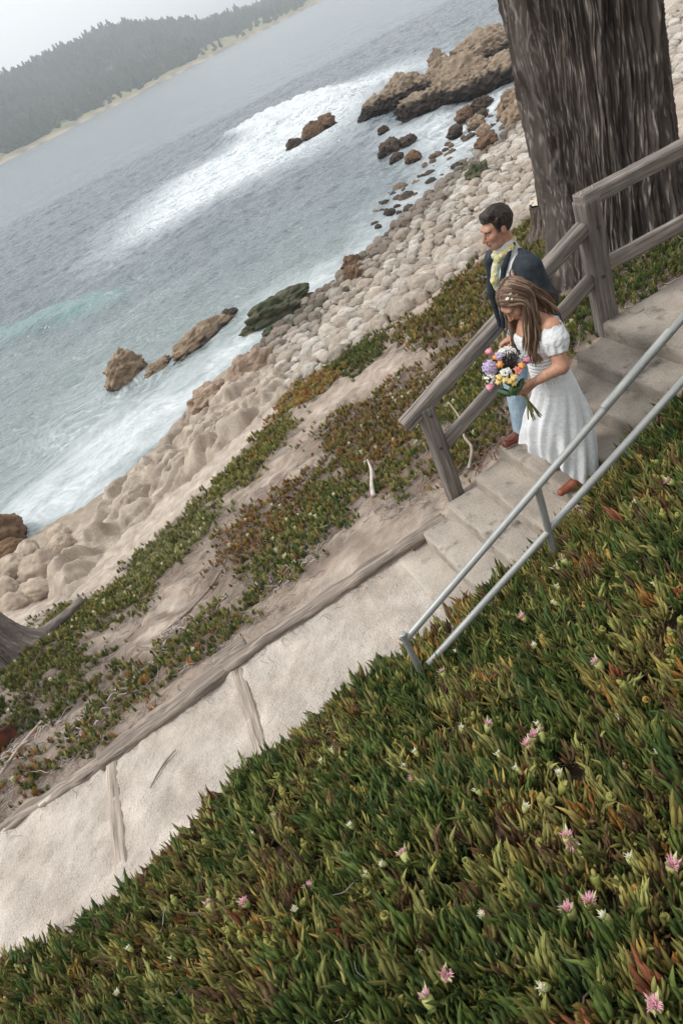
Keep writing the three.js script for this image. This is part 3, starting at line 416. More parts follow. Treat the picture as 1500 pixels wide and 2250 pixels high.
{
  const tr = thing('cypress_tree', 'huge old cypress with deeply furrowed grey bark behind the wooden railing', 'tree', [4.02, 4.1, -2.02]);
  const rad = (a, y) => { const h = y; const lobes = 0.055 * Math.cos(3 * a + 0.6 + 0.2 * h) + 0.035 * Math.cos(5 * a - 1.1) + 0.02 * Math.cos(8 * a + h * 0.5); const flare = Math.exp(-Math.max(0, h) * 1.9); const butt = Math.max(0, Math.cos(a - 0.45)) ** 4 * 0.55 * Math.exp(-Math.max(0, h - 0.05) * 2.6) + Math.max(0, Math.cos(a - 2.5)) ** 6 * 0.20 * Math.exp(-h * 2.2); return 0.535 + 0.012 * h + lobes * (1 + flare) + 0.10 * flare + butt; };
  mesh('trunk', barkGeo(0, -0.5, 3.3, 0, rad, { na: 820, ny: 300, twist: 0.10, f: 1, depth: 0.034, lean: -0.012, cols: barkCols }), barkMat, tr);
  // limbs and crown stand above the picture
  const limb = (pts, rr) => { const g = tube(pts.map((p) => V(...p)), rr, 14, 8); paint(g, (x, y, z) => mix3(lin(barkCols[0]), lin(barkCols[1]), clamp(0.5 + fbm3(x * 6, y * 1.2, z * 6, 3)))); return mesh('limb', g, barkMat, tr); };
  limb([[-0.04, 3.2, 0], [-0.1, 4.6, 0.1], [0.2, 6.2, 0.3], [0.6, 8.4, 0.4]], [0.70, 0.60, 0.44, 0.2]);
  const tips = [[-2.5, 7.4, 3.6], [-1.6, 7.6, 6.2], [1.2, 6.6, 6.2], [4.4, 6.8, 4.0], [5.6, 7.3, -1.4], [2.4, 7.8, -4.2], [-1.4, 8.6, -2.4]];
  tips.forEach((t, i) => limb([[-0.05, 3.6 + 0.2 * i, 0.05], [t[0] * 0.35, 4.6 + 0.15 * i, t[2] * 0.35], [t[0] * 0.72, t[1] - 0.6, t[2] * 0.72], t], [0.34, 0.24, 0.14, 0.05]));
  const r = rng(71), mats = [], cols = [], q = new THREE.Quaternion(), e = new THREE.Euler();
  const blades = []; for (let k = 0; k < 16; k++) { const b = new THREE.ConeGeometry(0.035, 0.42, 4, 1); b.translate(0, 0.21, 0); b.rotateX((r() - 0.5) * 2.4); b.rotateZ((r() - 0.5) * 2.4); b.rotateY(r() * 6); b.deleteAttribute('uv'); blades.push(b); }
  const clump = mergeGeometries(blades);
  for (const t of [...tips, [0.6, 8.4, 0.4], [2.6, 8.0, 1.0], [-1.6, 8.4, 1.6], [1.6, 7.4, 3.4], [-0.4, 7.2, 3.0]]) for (let i = 0; i < (t[2] > 3.2 ? 90 : 30); i++) { const u = V(r() - 0.5, (r() - 0.5) * 0.45, r() - 0.5); if (u.length() > 0.5) u.setLength(0.5 * Math.sqrt(r())); e.set(r() * 6, r() * 6, r() * 6); q.setFromEuler(e); const s = 0.7 + r() * 0.9; mats.push(new THREE.Matrix4().compose(V(t[0] + u.x * 4.2, t[1] + 0.2 + u.y * 3.4, t[2] + u.z * 4.2), q, V(s, s, s))); cols.push(mix3(lin('#2c3a24'), lin('#4b5530'), r())); }
  stuff('crown', clump, std({ roughness: 0.95 }), mats, cols, null, null, tr);
}
// ---------- stumps and logs ----------
{
  const s = thing('tree_stump', 'weathered grey stump beside the rounded boulders and ice plant', 'stump', [-4.62, 2.45, -3.95]);
  const rad = (a, y) => 0.34 + 0.04 * Math.cos(3 * a) + 0.03 * Math.cos(7 * a + 1) + 0.22 * Math.exp(-y * 3.2) + Math.max(0, Math.cos(a - 0.1)) ** 5 * 0.28 * Math.exp(-y * 4);
  mesh('trunk', barkGeo(0, -0.1, 0.78, 0, rad, { na: 360, ny: 90, twist: 0.3, f: 1, depth: 0.022, lean: -0.02, cols: ['#5a4f4a', '#8a7f78', '#a79d95'] }), barkMat, s);
  const top = new THREE.CircleGeometry(0.36, 48); top.rotateX(-Math.PI / 2); const p = top.attributes.position; for (let i = 0; i < p.count; i++) p.setY(i, 0.775 + 0.03 * n2(p.getX(i) * 6, p.getZ(i) * 6)); top.computeVertexNormals(); top.translate(-0.016, 0, 0); paint(top, (x, y, z) => mix3(lin('#857a72'), lin('#a59b91'), clamp(0.5 + 0.5 * Math.sin(Math.hypot(x, z) * 90) * 0.4 + fbm2(x * 9, z * 9, 3)))); mesh('cut_face', top, barkMat, s);
  const lg = tube([V(0, 0, 0), V(0.35, 0.03, -0.02), V(0.62, 0.04, -0.1), V(0.85, 0.10, -0.12)], [0.10, 0.075, 0.06, 0.045], 12, 8); paint(lg, (x, y, z) => mix3(lin('#5d524c'), lin('#8b8078'), clamp(0.5 + fbm3(x * 3, y * 18, z * 18, 3)))); const l = mesh('fallen_log', lg, barkMat); l.position.set(-4.2, 2.55, -4.1); tag(l, 'short grey log lying against the weathered stump', 'log');
}
{
  const s = thing('tree_stump', 'sawn stump with a pale cut top next to the big cypress', 'stump', [5.58, 3.42, -5.35]);
  const rad = (a, y) => 0.36 + 0.05 * Math.cos(2 * a + 1) + 0.03 * Math.cos(6 * a) + 0.2 * Math.exp(-y * 4);
  mesh('trunk', barkGeo(0, -0.2, 0.55, 0, rad, { na: 260, ny: 60, twist: 0.2, f: 1, depth: 0.02, lean: 0, cols: ['#4a3f38', '#75685e', '#9c9187'] }), barkMat, s);
  const top = new THREE.CircleGeometry(0.39, 48); top.rotateX(-Math.PI / 2); const p = top.attributes.position; for (let i = 0; i < p.count; i++) p.setY(i, 0.552 + 0.02 * n2(p.getX(i) * 6, p.getZ(i) * 6)); top.computeVertexNormals(); paint(top, (x, y, z) => mix3(lin('#b3a392'), lin('#cfc2b1'), clamp(0.5 + 0.25 * Math.sin(Math.hypot(x + 0.05, z) * 80) + 0.8 * fbm2(x * 7, z * 7, 3)))); mesh('cut_face', top, barkMat, s);
}
// rusty sheet at the foot of the slope
{
  const g = finish(roundBox(0.5, 0.36, 0.03, 0.006, 0.03, 0.004, 8, 9)); paint(g, (x, y, z) => mix3(lin('#3c1f18'), lin('#6b3524'), clamp(0.45 + fbm3(x * 9, y * 9, z * 9, 4))));
  const m = mesh('rusty_panel', g, std({ vertexColors: true, roughness: 0.85, metalness: 0.2 })); m.position.set(-4.15, 3.16, -1.62); m.rotation.set(-0.35, 0.35, -0.1); tag(m, 'rust-brown metal panel standing low among the ice plant', 'panel');
}
// sticks
function stick(name, label, pts, rr, c, cat = 'stick') { const b = V(...pts[0]); const g = tube(pts.map((p) => V(...p).sub(b)), rr, 7, 6); const cc = lin(c); paint(g, (x, y, z) => mix3(cc, cc.map((v) => v * 0.6), clamp(0.3 + fbm3(x * 12, y * 12, z * 12, 2)))); const m = mesh(name, g, M.plain); m.position.copy(b); return tag(m, label, cat); }
stick('stick', 'thin brown stick lying on the pale sand of the path', [[-2.40, pathY(-2.40) + 0.012, 0.475], [-2.31, pathY(-2.31) + 0.02, 0.40], [-2.24, pathY(-2.24) + 0.018, 0.345], [-2.15, pathY(-2.15) + 0.012, 0.30]], [0.003, 0.007, 0.008, 0.004], '#8d7d70');
// ---------- rocks ----------
function rockGeo(seed, det, lump, sharp) { // a lumpy ball; sharp > 0 also breaks it along random planes
  const g0 = new THREE.IcosahedronGeometry(1, det); for (const k of ['uv', 'normal']) g0.deleteAttribute(k); const g = mergeVertices(g0, 1e-4), p = g.attributes.position, v = V(), r = rng(seed * 7919 + 13), pl = [];
  for (let i = 0; i < 16; i++) { const n = V(r() - 0.5, r() - 0.5, r() - 0.5).normalize(); pl.push([n, 0.62 + 0.38 * r()]); }
  for (let i = 0; i < p.count; i++) { v.fromBufferAttribute(p, i).normalize(); let f = 1 + lump * fbm3(v.x * 1.1 + seed * 5.3, v.y * 1.1, v.z * 1.1, 3);
    if (sharp > 0.1) { const wx = v.clone().add(V(n3(v.x * 3 + seed, v.y * 3, v.z * 3), n3(v.x * 3, v.y * 3 + seed, v.z * 3), n3(v.x * 3, v.y * 3, v.z * 3 + seed)).multiplyScalar(0.10)); for (const [n, d] of pl) { const c = wx.dot(n); if (c > 0.05) f = smn(f, mix(1.6, d, Math.min(1, sharp * 2.2)) / c, 0.10); } f *= 1 + sharp * (0.10 * fbm3(v.x * 4, v.y * 4 + seed, v.z * 4, 4) + 0.14 * (Math.abs(n3(v.x * 3 + seed, v.y * 3, v.z * 3)) - 0.3)); }
    p.setXYZ(i, v.x * f, v.y * f, v.z * f); }
  g.computeVertexNormals(); return g;
}
function smn(a, b, k) { const h = Math.max(k - Math.abs(a - b), 0) / k; return Math.min(a, b) - h * h * k * 0.25; }
const SA = Math.atan2(0.502, 0.865); // the shore's bearing
// colour sets: [dry, dry2, wet, moss]
const RC = { tan: ['#b09c86', '#8b7763', '#4b3e34'], brown: ['#84694f', '#6a5240', '#3a2e27'], dark: ['#57483d', '#463a33', '#2b2521'], pink: ['#bda694', '#a48f7e', '#6b5b4f'], moss: ['#6d6a55', '#53523f', '#2f3a22'], pale: ['#cabcac', '#b0a091', '#7d7064'], islet: ['#b5a491', '#93806e', '#352b25'] };
function rock(label, [x, y, z], [L, H, W], turn, kind, seed, wetY, opt = {}) {
  const g = finish(rockGeo(seed, opt.det || 24, opt.lump ?? 0.55, opt.sharp ?? 0.28).scale(L / 2, H / 2, W / 2), 1), [a, b, c] = RC[kind].map(lin);
  paint(g, (px, py, pz) => { const n = fbm3(px * 1.6 + seed, py * 1.6, pz * 1.6, 4), k = fbm3(px * 7, py * 7, pz * 7 + seed, 2); let q = mix3(a, b, clamp(0.4 + n * 1.2 + k * 0.4)); q = mix3(q, c, sstep(0.12, -0.06, py + y - wetY + 0.30 * n + 0.1 * k)); if (opt.green) q = mix3(q, lin('#39492a'), clamp((n + 0.25) * 2.2) * opt.green); return q; });
  const m = mesh(opt.name || 'shore_rock', g, M.rock); m.position.set(x, y, z); m.rotation.y = turn; return tag(m, label, 'rock');
}
rock('large tan boulder standing in the surf off the granite shelf', [-2.15, 0.28, -20.2], [1.75, 1.5, 1.25], SA, 'tan', 2, 0.05, { sharp: 0.4 });
rock('low brown rock between the tan boulder and the long rock', [-1.05, 0.05, -19.3], [1.3, 0.6, 0.6], SA - 0.1, 'tan', 5, 0.1, { sharp: 0.4 });
rock('long tan rock lying in the foam beside the tan boulder', [0.75, 0.15, -19.7], [3.1, 1.0, 0.85], SA + 0.02, 'tan', 7, 0.22, { sharp: 0.42 });
rock('dark wet tip of rock at the seaward end of the long rock', [2.0, 0.12, -20.6], [0.95, 0.5, 0.5], SA, 'dark', 9, 0.2);
rock('green mossy rock in the foam nearest the cobble beach', [3.35, 0.16, -18.45], [2.7, 0.95, 0.9], 0.16, 'moss', 11, -0.2, { green: 0.55, sharp: 0.2 });
rock('small mossy stone in the foam below the mossy rock', [2.6, 0.06, -17.4], [0.6, 0.3, 0.3], SA, 'moss', 12, -0.3, { green: 0.9, det: 10 });
rock('small mossy stone at the edge of the cobbles', [3.4, 0.12, -16.7], [0.8, 0.36, 0.45], SA, 'moss', 13, -0.3, { green: 0.8, det: 10 });
rock('big pinkish boulder at the top of the granite shelf', [1.05, 0.62, -13.5], [1.6, 1.1, 0.95], SA, 'pink', 15, 0.2, { sharp: 0.12, lump: 0.4 });
rock('pinkish boulder with a smooth back beside the surf', [-0.25, 0.45, -13.6], [1.35, 0.95, 0.8], SA - 0.05, 'pink', 16, 0.25, { sharp: 0.12, lump: 0.4 });
rock('white rounded stone wedged beside the pinkish boulders', [0.62, 0.75, -12.1], [0.42, 0.3, 0.32], 0.4, 'pale', 17, -1, { sharp: 0.05, lump: 0.25, det: 10 });
rock('flat white stone lying on the sand below the shelf', [-0.62, 1.22, -9.45], [0.42, 0.2, 0.26], SA, 'pale', 18, -1, { sharp: 0.05, lump: 0.25, det: 10 });
rock('dark brown boulder at the lower end of the surf', [-6.75, 0.35, -12.75], [1.7, 1.25, 1.2], SA, 'brown', 19, 0.1, { lump: 0.3, sharp: 0.2 });
rock('dark rounded rock below the brown boulder', [-6.3, 0.35, -11.75], [0.9, 0.6, 0.6], 0.3, 'brown', 20, 0.2, { lump: 0.3, sharp: 0.15 });
[[-5.1, 0.86, -9.2, 0.95, 0.7, 0.7], [-5.75, 0.8, -9.9, 0.8, 0.55, 0.6], [-5.95, 0.82, -9.1, 0.9, 0.6, 0.65], [-5.2, 0.9, -8.35, 0.8, 0.5, 0.5], [-4.75, 0.7, -9.9, 0.7, 0.5, 0.5], [-5.6, 0.6, -10.7, 0.75, 0.5, 0.5], [-4.55, 0.92, -8.7, 0.45, 0.4, 0.35], [-6.5, 0.75, -9.6, 0.9, 0.6, 0.6], [-6.1, 0.55, -10.7, 0.6, 0.4, 0.5], [-4.9, 0.45, -11.0, 0.7, 0.5, 0.55], [-5.7, 0.9, -8.3, 0.8, 0.5, 0.55], [-4.9, 0.5, -10.5, 0.6, 0.45, 0.45]].forEach((q, i) => { const m = rock('pale rounded boulder heaped above the grey stump', [q[0], q[1], q[2]], [q[3], q[4] * 1.05, q[5]], i * 0.9, 'pale', 30 + i, 0.1, { sharp: 0.0, lump: 0.22, det: 14 }); m.userData.group = 'pale boulders heaped above the stump'; });
rock('brown stone standing highest out of the surf by the cobbles', [6.5, 0.18, -19.0], [0.75, 0.6, 0.55], 0.3, 'brown', 50, -0.1, { det: 14 });
rock('brown stone among the cobbles just below the surf', [6.0, 0.28, -17.6], [0.95, 0.6, 0.6], 0.5, 'brown', 51, 0.1, { det: 14 });
rock('green weedy rock at the upper edge of the cobble beach', [12.5, 0.55, -20.0], [0.9, 0.8, 0.8], 0.2, 'moss', 52, -1, { green: 0.85, det: 14 });
// the islet: broken ridges with a dark wet foot, set out along two lines
{
  const r = rng(600), lines = [
    [[19.2, -38.3], [24.6, -33.4], 9, 1.9, 'front ridge of the islet'], [[19.4, -44.6], [23.4, -43.6], 5, 1.7, 'seaward tip of the islet'], [[23.0, -43.0], [29.6, -40.4], 9, 2.2, 'back ridge of the islet'], [[23.6, -49.6], [27.0, -47.4], 4, 0.9, 'low reef behind the islet']];
  const look = ['pale-topped', 'rounded', 'blocky', 'cracked', 'humped', 'flat-topped', 'narrow', 'leaning', 'broad'];
  lines.forEach(([a, b, n, s, l], k) => { for (let i = 0; i < n; i++) { const t = i / (n - 1), sz = s * (0.8 + 0.5 * r()) * (0.75 + 0.5 * Math.sin(Math.PI * t)), x = mix(a[0], b[0], t) + (r() - 0.5) * 0.7, z = mix(a[1], b[1], t) + (r() - 0.5) * 0.7; rock(look[i] + ' rock in the ' + l, [x, 0.28 * sz, z], [sz * 1.35, sz * (k === 3 ? 0.6 : 0.82), sz * 0.8], k < 1 ? -0.75 : -0.4, k === 3 ? 'dark' : 'islet', 600 + k * 20 + i, 0.75 + 0.25 * r(), { name: 'islet_rock', sharp: 0.7, det: 24 }); } });
  rock('pointed brown rock standing up from the islet', [26.2, 0.75, -46.6], [1.5, 2.4, 1.3], 0.3, 'islet', 690, 0.5, { name: 'islet_rock', sharp: 0.45 });
  rock('dark rock in the foam behind the islet', [31.8, 0.3, -49.8], [2.0, 1.0, 1.1], -0.4, 'dark', 691, 0.5, { name: 'islet_rock' });
  rock('dark rounded rock farthest out behind the islet', [33.6, 0.35, -48.9], [1.7, 1.0, 1.1], -0.2, 'dark', 692, 0.5, { name: 'islet_rock' });
  rock('broad tan rock where the islet nears the cypress', [27.0, 0.4, -37.0], [3.4, 1.4, 1.8], -0.6, 'islet', 693, 0.7, { name: 'islet_rock', sharp: 0.42, det: 30 });
  rock('tan rock of the islet half hidden by the cypress', [30.6, 0.45, -38.6], [4.2, 1.9, 2.6], -0.6, 'islet', 694, 0.7, { name: 'islet_rock', sharp: 0.42, det: 30 });
}
// scattered rocks in the wash
const wash = [[16.87, -49.5, 1.7, 'brown', 'larger of two brown rocks alone in the white foam'], [18.5, -50.8, 1.5, 'brown', 'smaller of two brown rocks alone in the white foam'], [15.0, -48.7, 1.2, 'dark', 'low dark rock awash below the two brown rocks'], [14.76, -32.2, 1.35, 'dark', 'dark brown rock in the channel, largest of a loose row'], [15.7, -32.1, 1.0, 'dark', 'dark rock in the channel at the upper end of the row'], [14.1, -30.3, 0.7, 'dark', 'small dark rock in the channel below the row'], [14.3, -28.8, 0.8, 'brown', 'small brown rock in the channel nearest the beach'], [17.36, -38.3, 0.7, 'dark', 'small dark rock off the tip of the front ridge'], [17.0, -29.3, 0.85, 'dark', 'round dark rock alone in the shallow wash'], [18.9, -31.5, 1.0, 'brown', 'brown rock in the wash below the front ridge'], [17.9, -28.8, 0.9, 'tan', 'tan rock in the wash between brown rocks'], [20.0, -31.6, 1.1, 'dark', 'dark rock close under the front ridge'], [15.8, -24.6, 1.05, 'brown', 'mottled brown rock at the edge of the beach'], [18.2, -25.6, 1.6, 'tan', 'large tan rock on the beach left of the cypress'], [19.7, -28.0, 1.8, 'tan', 'tallest tan rock on the beach beside the cypress'], [20.6, -26.6, 1.3, 'tan', 'tan rock half hidden by the cypress trunk'], [17.1, -26.9, 0.8, 'tan', 'small tan rock in the wash by the beach'], [18.9, -29.9, 0.7, 'dark', 'little dark rock between the wash and the ridge']];
wash.forEach(([x, z, s, k, l], i) => rock(l, [x, Math.max(0, spline(x, z)) + 0.18 * s, z], [s * 1.15, s * 0.75, s * 0.8], SA * (0.6 + 0.05 * (i % 5)), k, 80 + i, 0.02, { det: 14, sharp: 0.35 }));
{ // stones awash between the islet and the beach
  const r = rng(808), gs = [0, 1, 2, 3].map((i) => { const g = finish(rockGeo(300 + i, 8, 0.4, 0.25), 1); paint(g, (x, y, z) => [1, 1, 1].map((v) => v * (0.9 + 0.3 * fbm3(x * 2, y * 2, z * 2 + i, 3)))); return g; }), ms = ['#5a4c41', '#7a6755', '#453b34', '#8f7c69'].map((c) => { const m = M.rock.clone(); m.color.set(c); return m; });
  for (let i = 0; i < 70; i++) { const t = r(), x = mix(8.5, 20.5, t), z = mix(-21.2, -29.5, t) + (r() - 0.35) * 3.2 - 1.2; const s = 0.25 + 0.4 * r() * r(), k = Math.floor(r() * 4), m = mesh('wash_stone', gs[k], ms[Math.floor(r() * 4)]); m.position.set(x, Math.max(0, spline(x, z)) + 0.08 * s, z); m.scale.set(s * 0.6, s * 0.38, s * 0.45); m.rotation.y = r() * 6; tag(m, 'small dark stone awash between the islet and the cobbles', 'stone', 'stones awash off the beach'); }
}
// ---------- cobbles ----------
{
  const r = rng(404), geos = []; for (let i = 0; i < 7; i++) geos.push(finish(rockGeo(200 + i, 6, 0.24, 0), 1));
  const tint = ['#e4ded7', '#d8cfc6', '#c9beb3', '#e0dad3', '#b5aa9f', '#cfc2b5'].map((c) => lin(c));
  geos.forEach((g, i) => paint(g, (x, y, z) => { const n = fbm3(x * 2 + i, y * 2, z * 2, 3); return [1, 1, 1].map((v) => v * (0.93 + 0.14 * n)); }));
  const P = POLY.cob, b = bbox(P), cell = 0.45, bins = new Map(), list = [];
  const key = (x, z) => Math.floor(x / cell) + ',' + Math.floor(z / cell);
  const near = (x, z, s) => { const ci = Math.floor(x / cell), cj = Math.floor(z / cell); for (let i = -1; i <= 1; i++) for (let j = -1; j <= 1; j++) for (const o of bins.get((ci + i) + ',' + (cj + j)) || []) if (Math.hypot(o[0] - x, o[1] - z) < (o[2] + s) * 0.40) return true; return false; };
  const put = (x, z, s) => { if (near(x, z, s)) return; const k = key(x, z); if (!bins.has(k)) bins.set(k, []); bins.get(k).push([x, z, s]); list.push([x, z, s]); };
  for (let i = 0; i < 16000; i++) { const x = mix(b[0], b[1], r()), z = mix(b[2], b[3], r()); const d = polyDist(P, x, z); if (d > 0.15) continue; const size = i < 3500 ? 0.34 + 0.26 * r() : 0.16 + 0.20 * r(); put(x, z, size); }
  for (let i = 0; i < 9000; i++) { const x = mix(9, 30, r()), z = mix(-27, -10, r()), y = spline(x, z); if (y < 0 || y > 2.2 || x < 13 - (z + 16) * -0.3 || inPoly(P, x, z)) continue; put(x, z, 0.25 + 0.35 * r()); }
  const cam = camera.position, all = list.map(([x, z, s]) => { const y = Math.max(-0.05, spline(x, z)), seen = s / Math.hypot(x - cam.x, y - cam.y, z - cam.z); const px = V(x, y, z).project(camera); const hid = Math.abs(px.x) > 1.02 || Math.abs(px.y) > 1.02 || (px.x > 0.62 && px.x < 0.97 && px.y > 0.3); return { x, y, z, s, w: hid ? 0 : seen }; }).sort((a, c) => c.w - a.w);
  const col = (o) => { const wet = sstep(0.42, 0.05, o.y + 0.12 * n2(o.x * 0.7, o.z * 0.7)), t = tint[Math.floor(r() * 6)], k = 0.85 + 0.25 * r(); let c = t.map((v) => v * k); return mix3(c, lin(r() < 0.2 ? '#4b4a38' : '#6c5e51'), wet * (0.55 + 0.4 * r())); };
  const mats = geos.map(() => []), cols = geos.map(() => []), q = new THREE.Quaternion(), e = new THREE.Euler(), mcache = [];
  all.forEach((o, i) => {
    const k = Math.floor(r() * 7), yaw = -SA + (r() - 0.5) * 1.6; e.set((r() - 0.5) * 0.5, -yaw, (r() - 0.5) * 0.5); q.setFromEuler(e);
    const sc = V(o.s * (0.50 + 0.14 * r()), o.s * (0.30 + 0.10 * r()), o.s * (0.40 + 0.1 * r())), pos = V(o.x, o.y + sc.y * 0.45, o.z);
    if (i < 300) { const c = col(o), id = Math.floor(c[0] * 14) * 100 + Math.floor((c[0] - c[2]) * 30); if (!mcache[id]) { mcache[id] = M.rock.clone(); mcache[id].color.setRGB(...c); } const m = mesh('beach_cobble', geos[k], mcache[id]); m.position.copy(pos); m.quaternion.copy(q); m.scale.copy(sc); tag(m, 'rounded pale cobble among the larger stones of the beach below the bluff', 'cobble', 'cobbles on the beach'); }
    else { mats[k].push(new THREE.Matrix4().compose(pos, q, sc)); cols[k].push(col(o)); }
  });
  const cm = M.rock; mats.forEach((m, k) => { if (m.length) stuff('cobble_bed', geos[k], cm, m, cols[k], 'bed of small rounded cobbles filling the beach below the bluff', 'cobbles'); });
}
// ---------- ice plant ----------
// one fleshy three-sided leaf: base at the origin, growing along +y and curving towards +z
function leafInto(out, len, wid, bend, az, tilt, y0, c0, c1, segs) {
  const rows = segs, base = out.pos.length / 3, ca = Math.cos(az), sa = Math.sin(az);
  for (let i = 0; i <= rows; i++) {
    const t = i / rows, w = wid * (i === rows ? 0.04 : (0.55 + 0.95 * t - 1.32 * t * t * t)), a = tilt - bend * t, s = t * len;
    const z = Math.sin(tilt - bend * t * 0.5) * s, y = Math.cos(tilt - bend * t * 0.5) * s + y0, nz = Math.cos(a), ny = -Math.sin(a);
    for (const [ox, oy] of [[-0.55, 0.30], [0.55, 0.30], [0, -0.62]]) { const x = ox * w, zz = z + nz * oy * -w, yy = y + ny * oy * -w; out.pos.push(x * ca + zz * sa, yy, -x * sa + zz * ca); const c = mix3(c0, c1, t * t); out.col.push(...c); }
  }
  for (let i = 0; i < rows; i++) for (let k = 0; k < 3; k++) { const a = base + i * 3 + k, b = base + i * 3 + (k + 1) % 3, c = a + 3, d = b + 3; out.idx.push(a, c, b, b, c, d); }
}
const toGeo = (o) => { const g = new THREE.BufferGeometry(); g.setAttribute('position', new THREE.Float32BufferAttribute(o.pos, 3)); g.setAttribute('color', new THREE.Float32BufferAttribute(o.col, 3)); g.setIndex(o.idx); const n = g.toNonIndexed(); n.computeVertexNormals(); g.computeVertexNormals(); return g; };
// leaf colour is given relative to the shoot's own tint
function shoot(seed, leaves, segs, spread, len, tipTint) {
  const r = rng(seed), o = { pos: [], col: [], idx: [] };
  for (let i = 0; i < leaves; i++) { const pair = Math.floor(i / 2), k = 0.8 + 0.4 * r(), az = (i % 2) * Math.PI + pair * 1.45 + (r() - 0.5) * 0.7, tilt = spread * (0.35 + 0.65 * (1 - pair / (leaves / 2)) + (r() - 0.5) * 0.4); leafInto(o, len * (0.7 + 0.5 * r()), len * 0.185 * (0.85 + 0.3 * r()), 0.55 + 0.5 * r(), az, tilt, pair * len * 0.13, [0.95 * k, 0.95 * k, 0.92 * k], tipTint.map((v) => v * k), segs); }
  return toGeo(o);
}
const leafMat = new THREE.MeshPhysicalMaterial({ vertexColors: true, roughness: 0.52, specularIntensity: 0.35 });
const nearShoots = [shoot(1, 8, 4, 0.95, 0.090, [1.25, 1.2, 1.0]), shoot(2, 9, 4, 0.75, 0.098, [1.2, 1.1, 0.95]), shoot(3, 7, 4, 1.15, 0.08, [1.4, 1.1, 0.9]), shoot(4, 8, 4, 0.6, 0.108, [1.15, 1.2, 1.0]), shoot(5, 6, 4, 1.3, 0.086, [1.3, 1.08, 0.85])];
const farShoots = [shoot(6, 8, 3, 0.9, 0.085, [1.2, 1.15, 1.0]), shoot(7, 7, 3, 1.15, 0.075, [1.4, 1.1, 0.85]), shoot(8, 8, 3, 0.65, 0.09, [1.15, 1.15, 1.0])];
const PC = { deep: lin('#475832'), green: lin('#5c6b39'), olive: lin('#757345'), lime: lin('#95945a'), straw: lin('#9f9055'), amber: lin('#a17744'), rust: lin('#945f47'), brown: lin('#695440'), sage: lin('#8f936c'), wine: lin('#6b3a34') };
const pick = (r, w) => { let t = 0; for (const k in w) t += w[k]; t *= r(); for (const k in w) { t -= w[k]; if (t <= 0) return PC[k]; } return PC.green; };
const slopeQ = (f, x, z, amount) => { const e = 0.08, nx = -(f(x + e, z) - f(x - e, z)) / (2 * e), nz = -(f(x, z + e) - f(x, z - e)) / (2 * e); return new THREE.Quaternion().setFromUnitVectors(upV, V(nx * amount, 1, nz * amount).normalize()); };
function plantInto(store, geosN, r, f, x, z, y, s, c, slope) { const k = Math.floor(r() * geosN), q = slopeQ(f, x, z, slope); q.multiply(new THREE.Quaternion().setFromEuler(new THREE.Euler((r() - 0.5) * 0.9, r() * 6.283, (r() - 0.5) * 0.9))); store.m[k].push(new THREE.Matrix4().compose(V(x, y, z), q, V(s, s * (0.85 + 0.4 * r()), s))); const v = 0.56 + 0.5 * r(); store.c[k].push(c.map((t) => t * v)); }
{ // the bank in front
  const r = rng(31), st = { m: nearShoots.map(() => []), c: nearShoots.map(() => []) };
  let n = 0;
  for (let i = 0; i < 60000 && n < 12500; i++) {
    const x = mix(-5.2, 5.2, r()), z = mix(0.7, 4.3, r()), d = z - edgeZ(x) - 0.10 * fbm2(x * 3.3, 7, 3) * 2;
    if (d < -0.02 - 0.12 * Math.max(0, fbm2(x * 5, 2, 2))) continue;
    const px = V(x, bankY(x, z) + 0.05, z).project(camera); if (px.z > 1 || Math.abs(px.x) > 1.25 || Math.abs(px.y) > 1.2) { if (r() > 0.12) continue; }
    const gap = fbm2(x * 1.7 + 20, z * 1.7, 3); if (gap > 0.34 && r() < 0.75) continue;
    const hue = fbm2(x * 0.9, z * 0.9 + 11, 3), h2 = fbm2(x * 2.7 + 4, z * 2.7, 2);
    const w = hue > 0.12 ? { deep: 3.4, green: 4, olive: 1.8, lime: 1.0, brown: 0.4 } : hue > -0.12 ? { deep: 1.5, green: 3, olive: 3, lime: 1.4, straw: 0.4, brown: 1.0, rust: 0.05 } : { green: 1.6, olive: 3.4, lime: 2, straw: 1.1, amber: 0.35, brown: 1.9, rust: 0.07 };
    if (d < 0.2 && r() < 0.5) { w.brown = 1.6; w.olive = 3; w.wine = 0.3; }
    const lift = 0.02 + 0.05 * (0.5 + h2) + 0.03 * r();
    plantInto(st, nearShoots.length, r, bankY, x, z, bankY(x, z) + lift - 0.02, 0.62 + 0.5 * r() + 0.15 * hue, pick(r, w), 0.55); n++;
  }
  nearShoots.forEach((g, k) => stuff('ice_plant_carpet', g, leafMat, st.m[k], st.c[k], 'thick green carpet of ice plant covering the bank below the handrail', 'ice plant'));
}
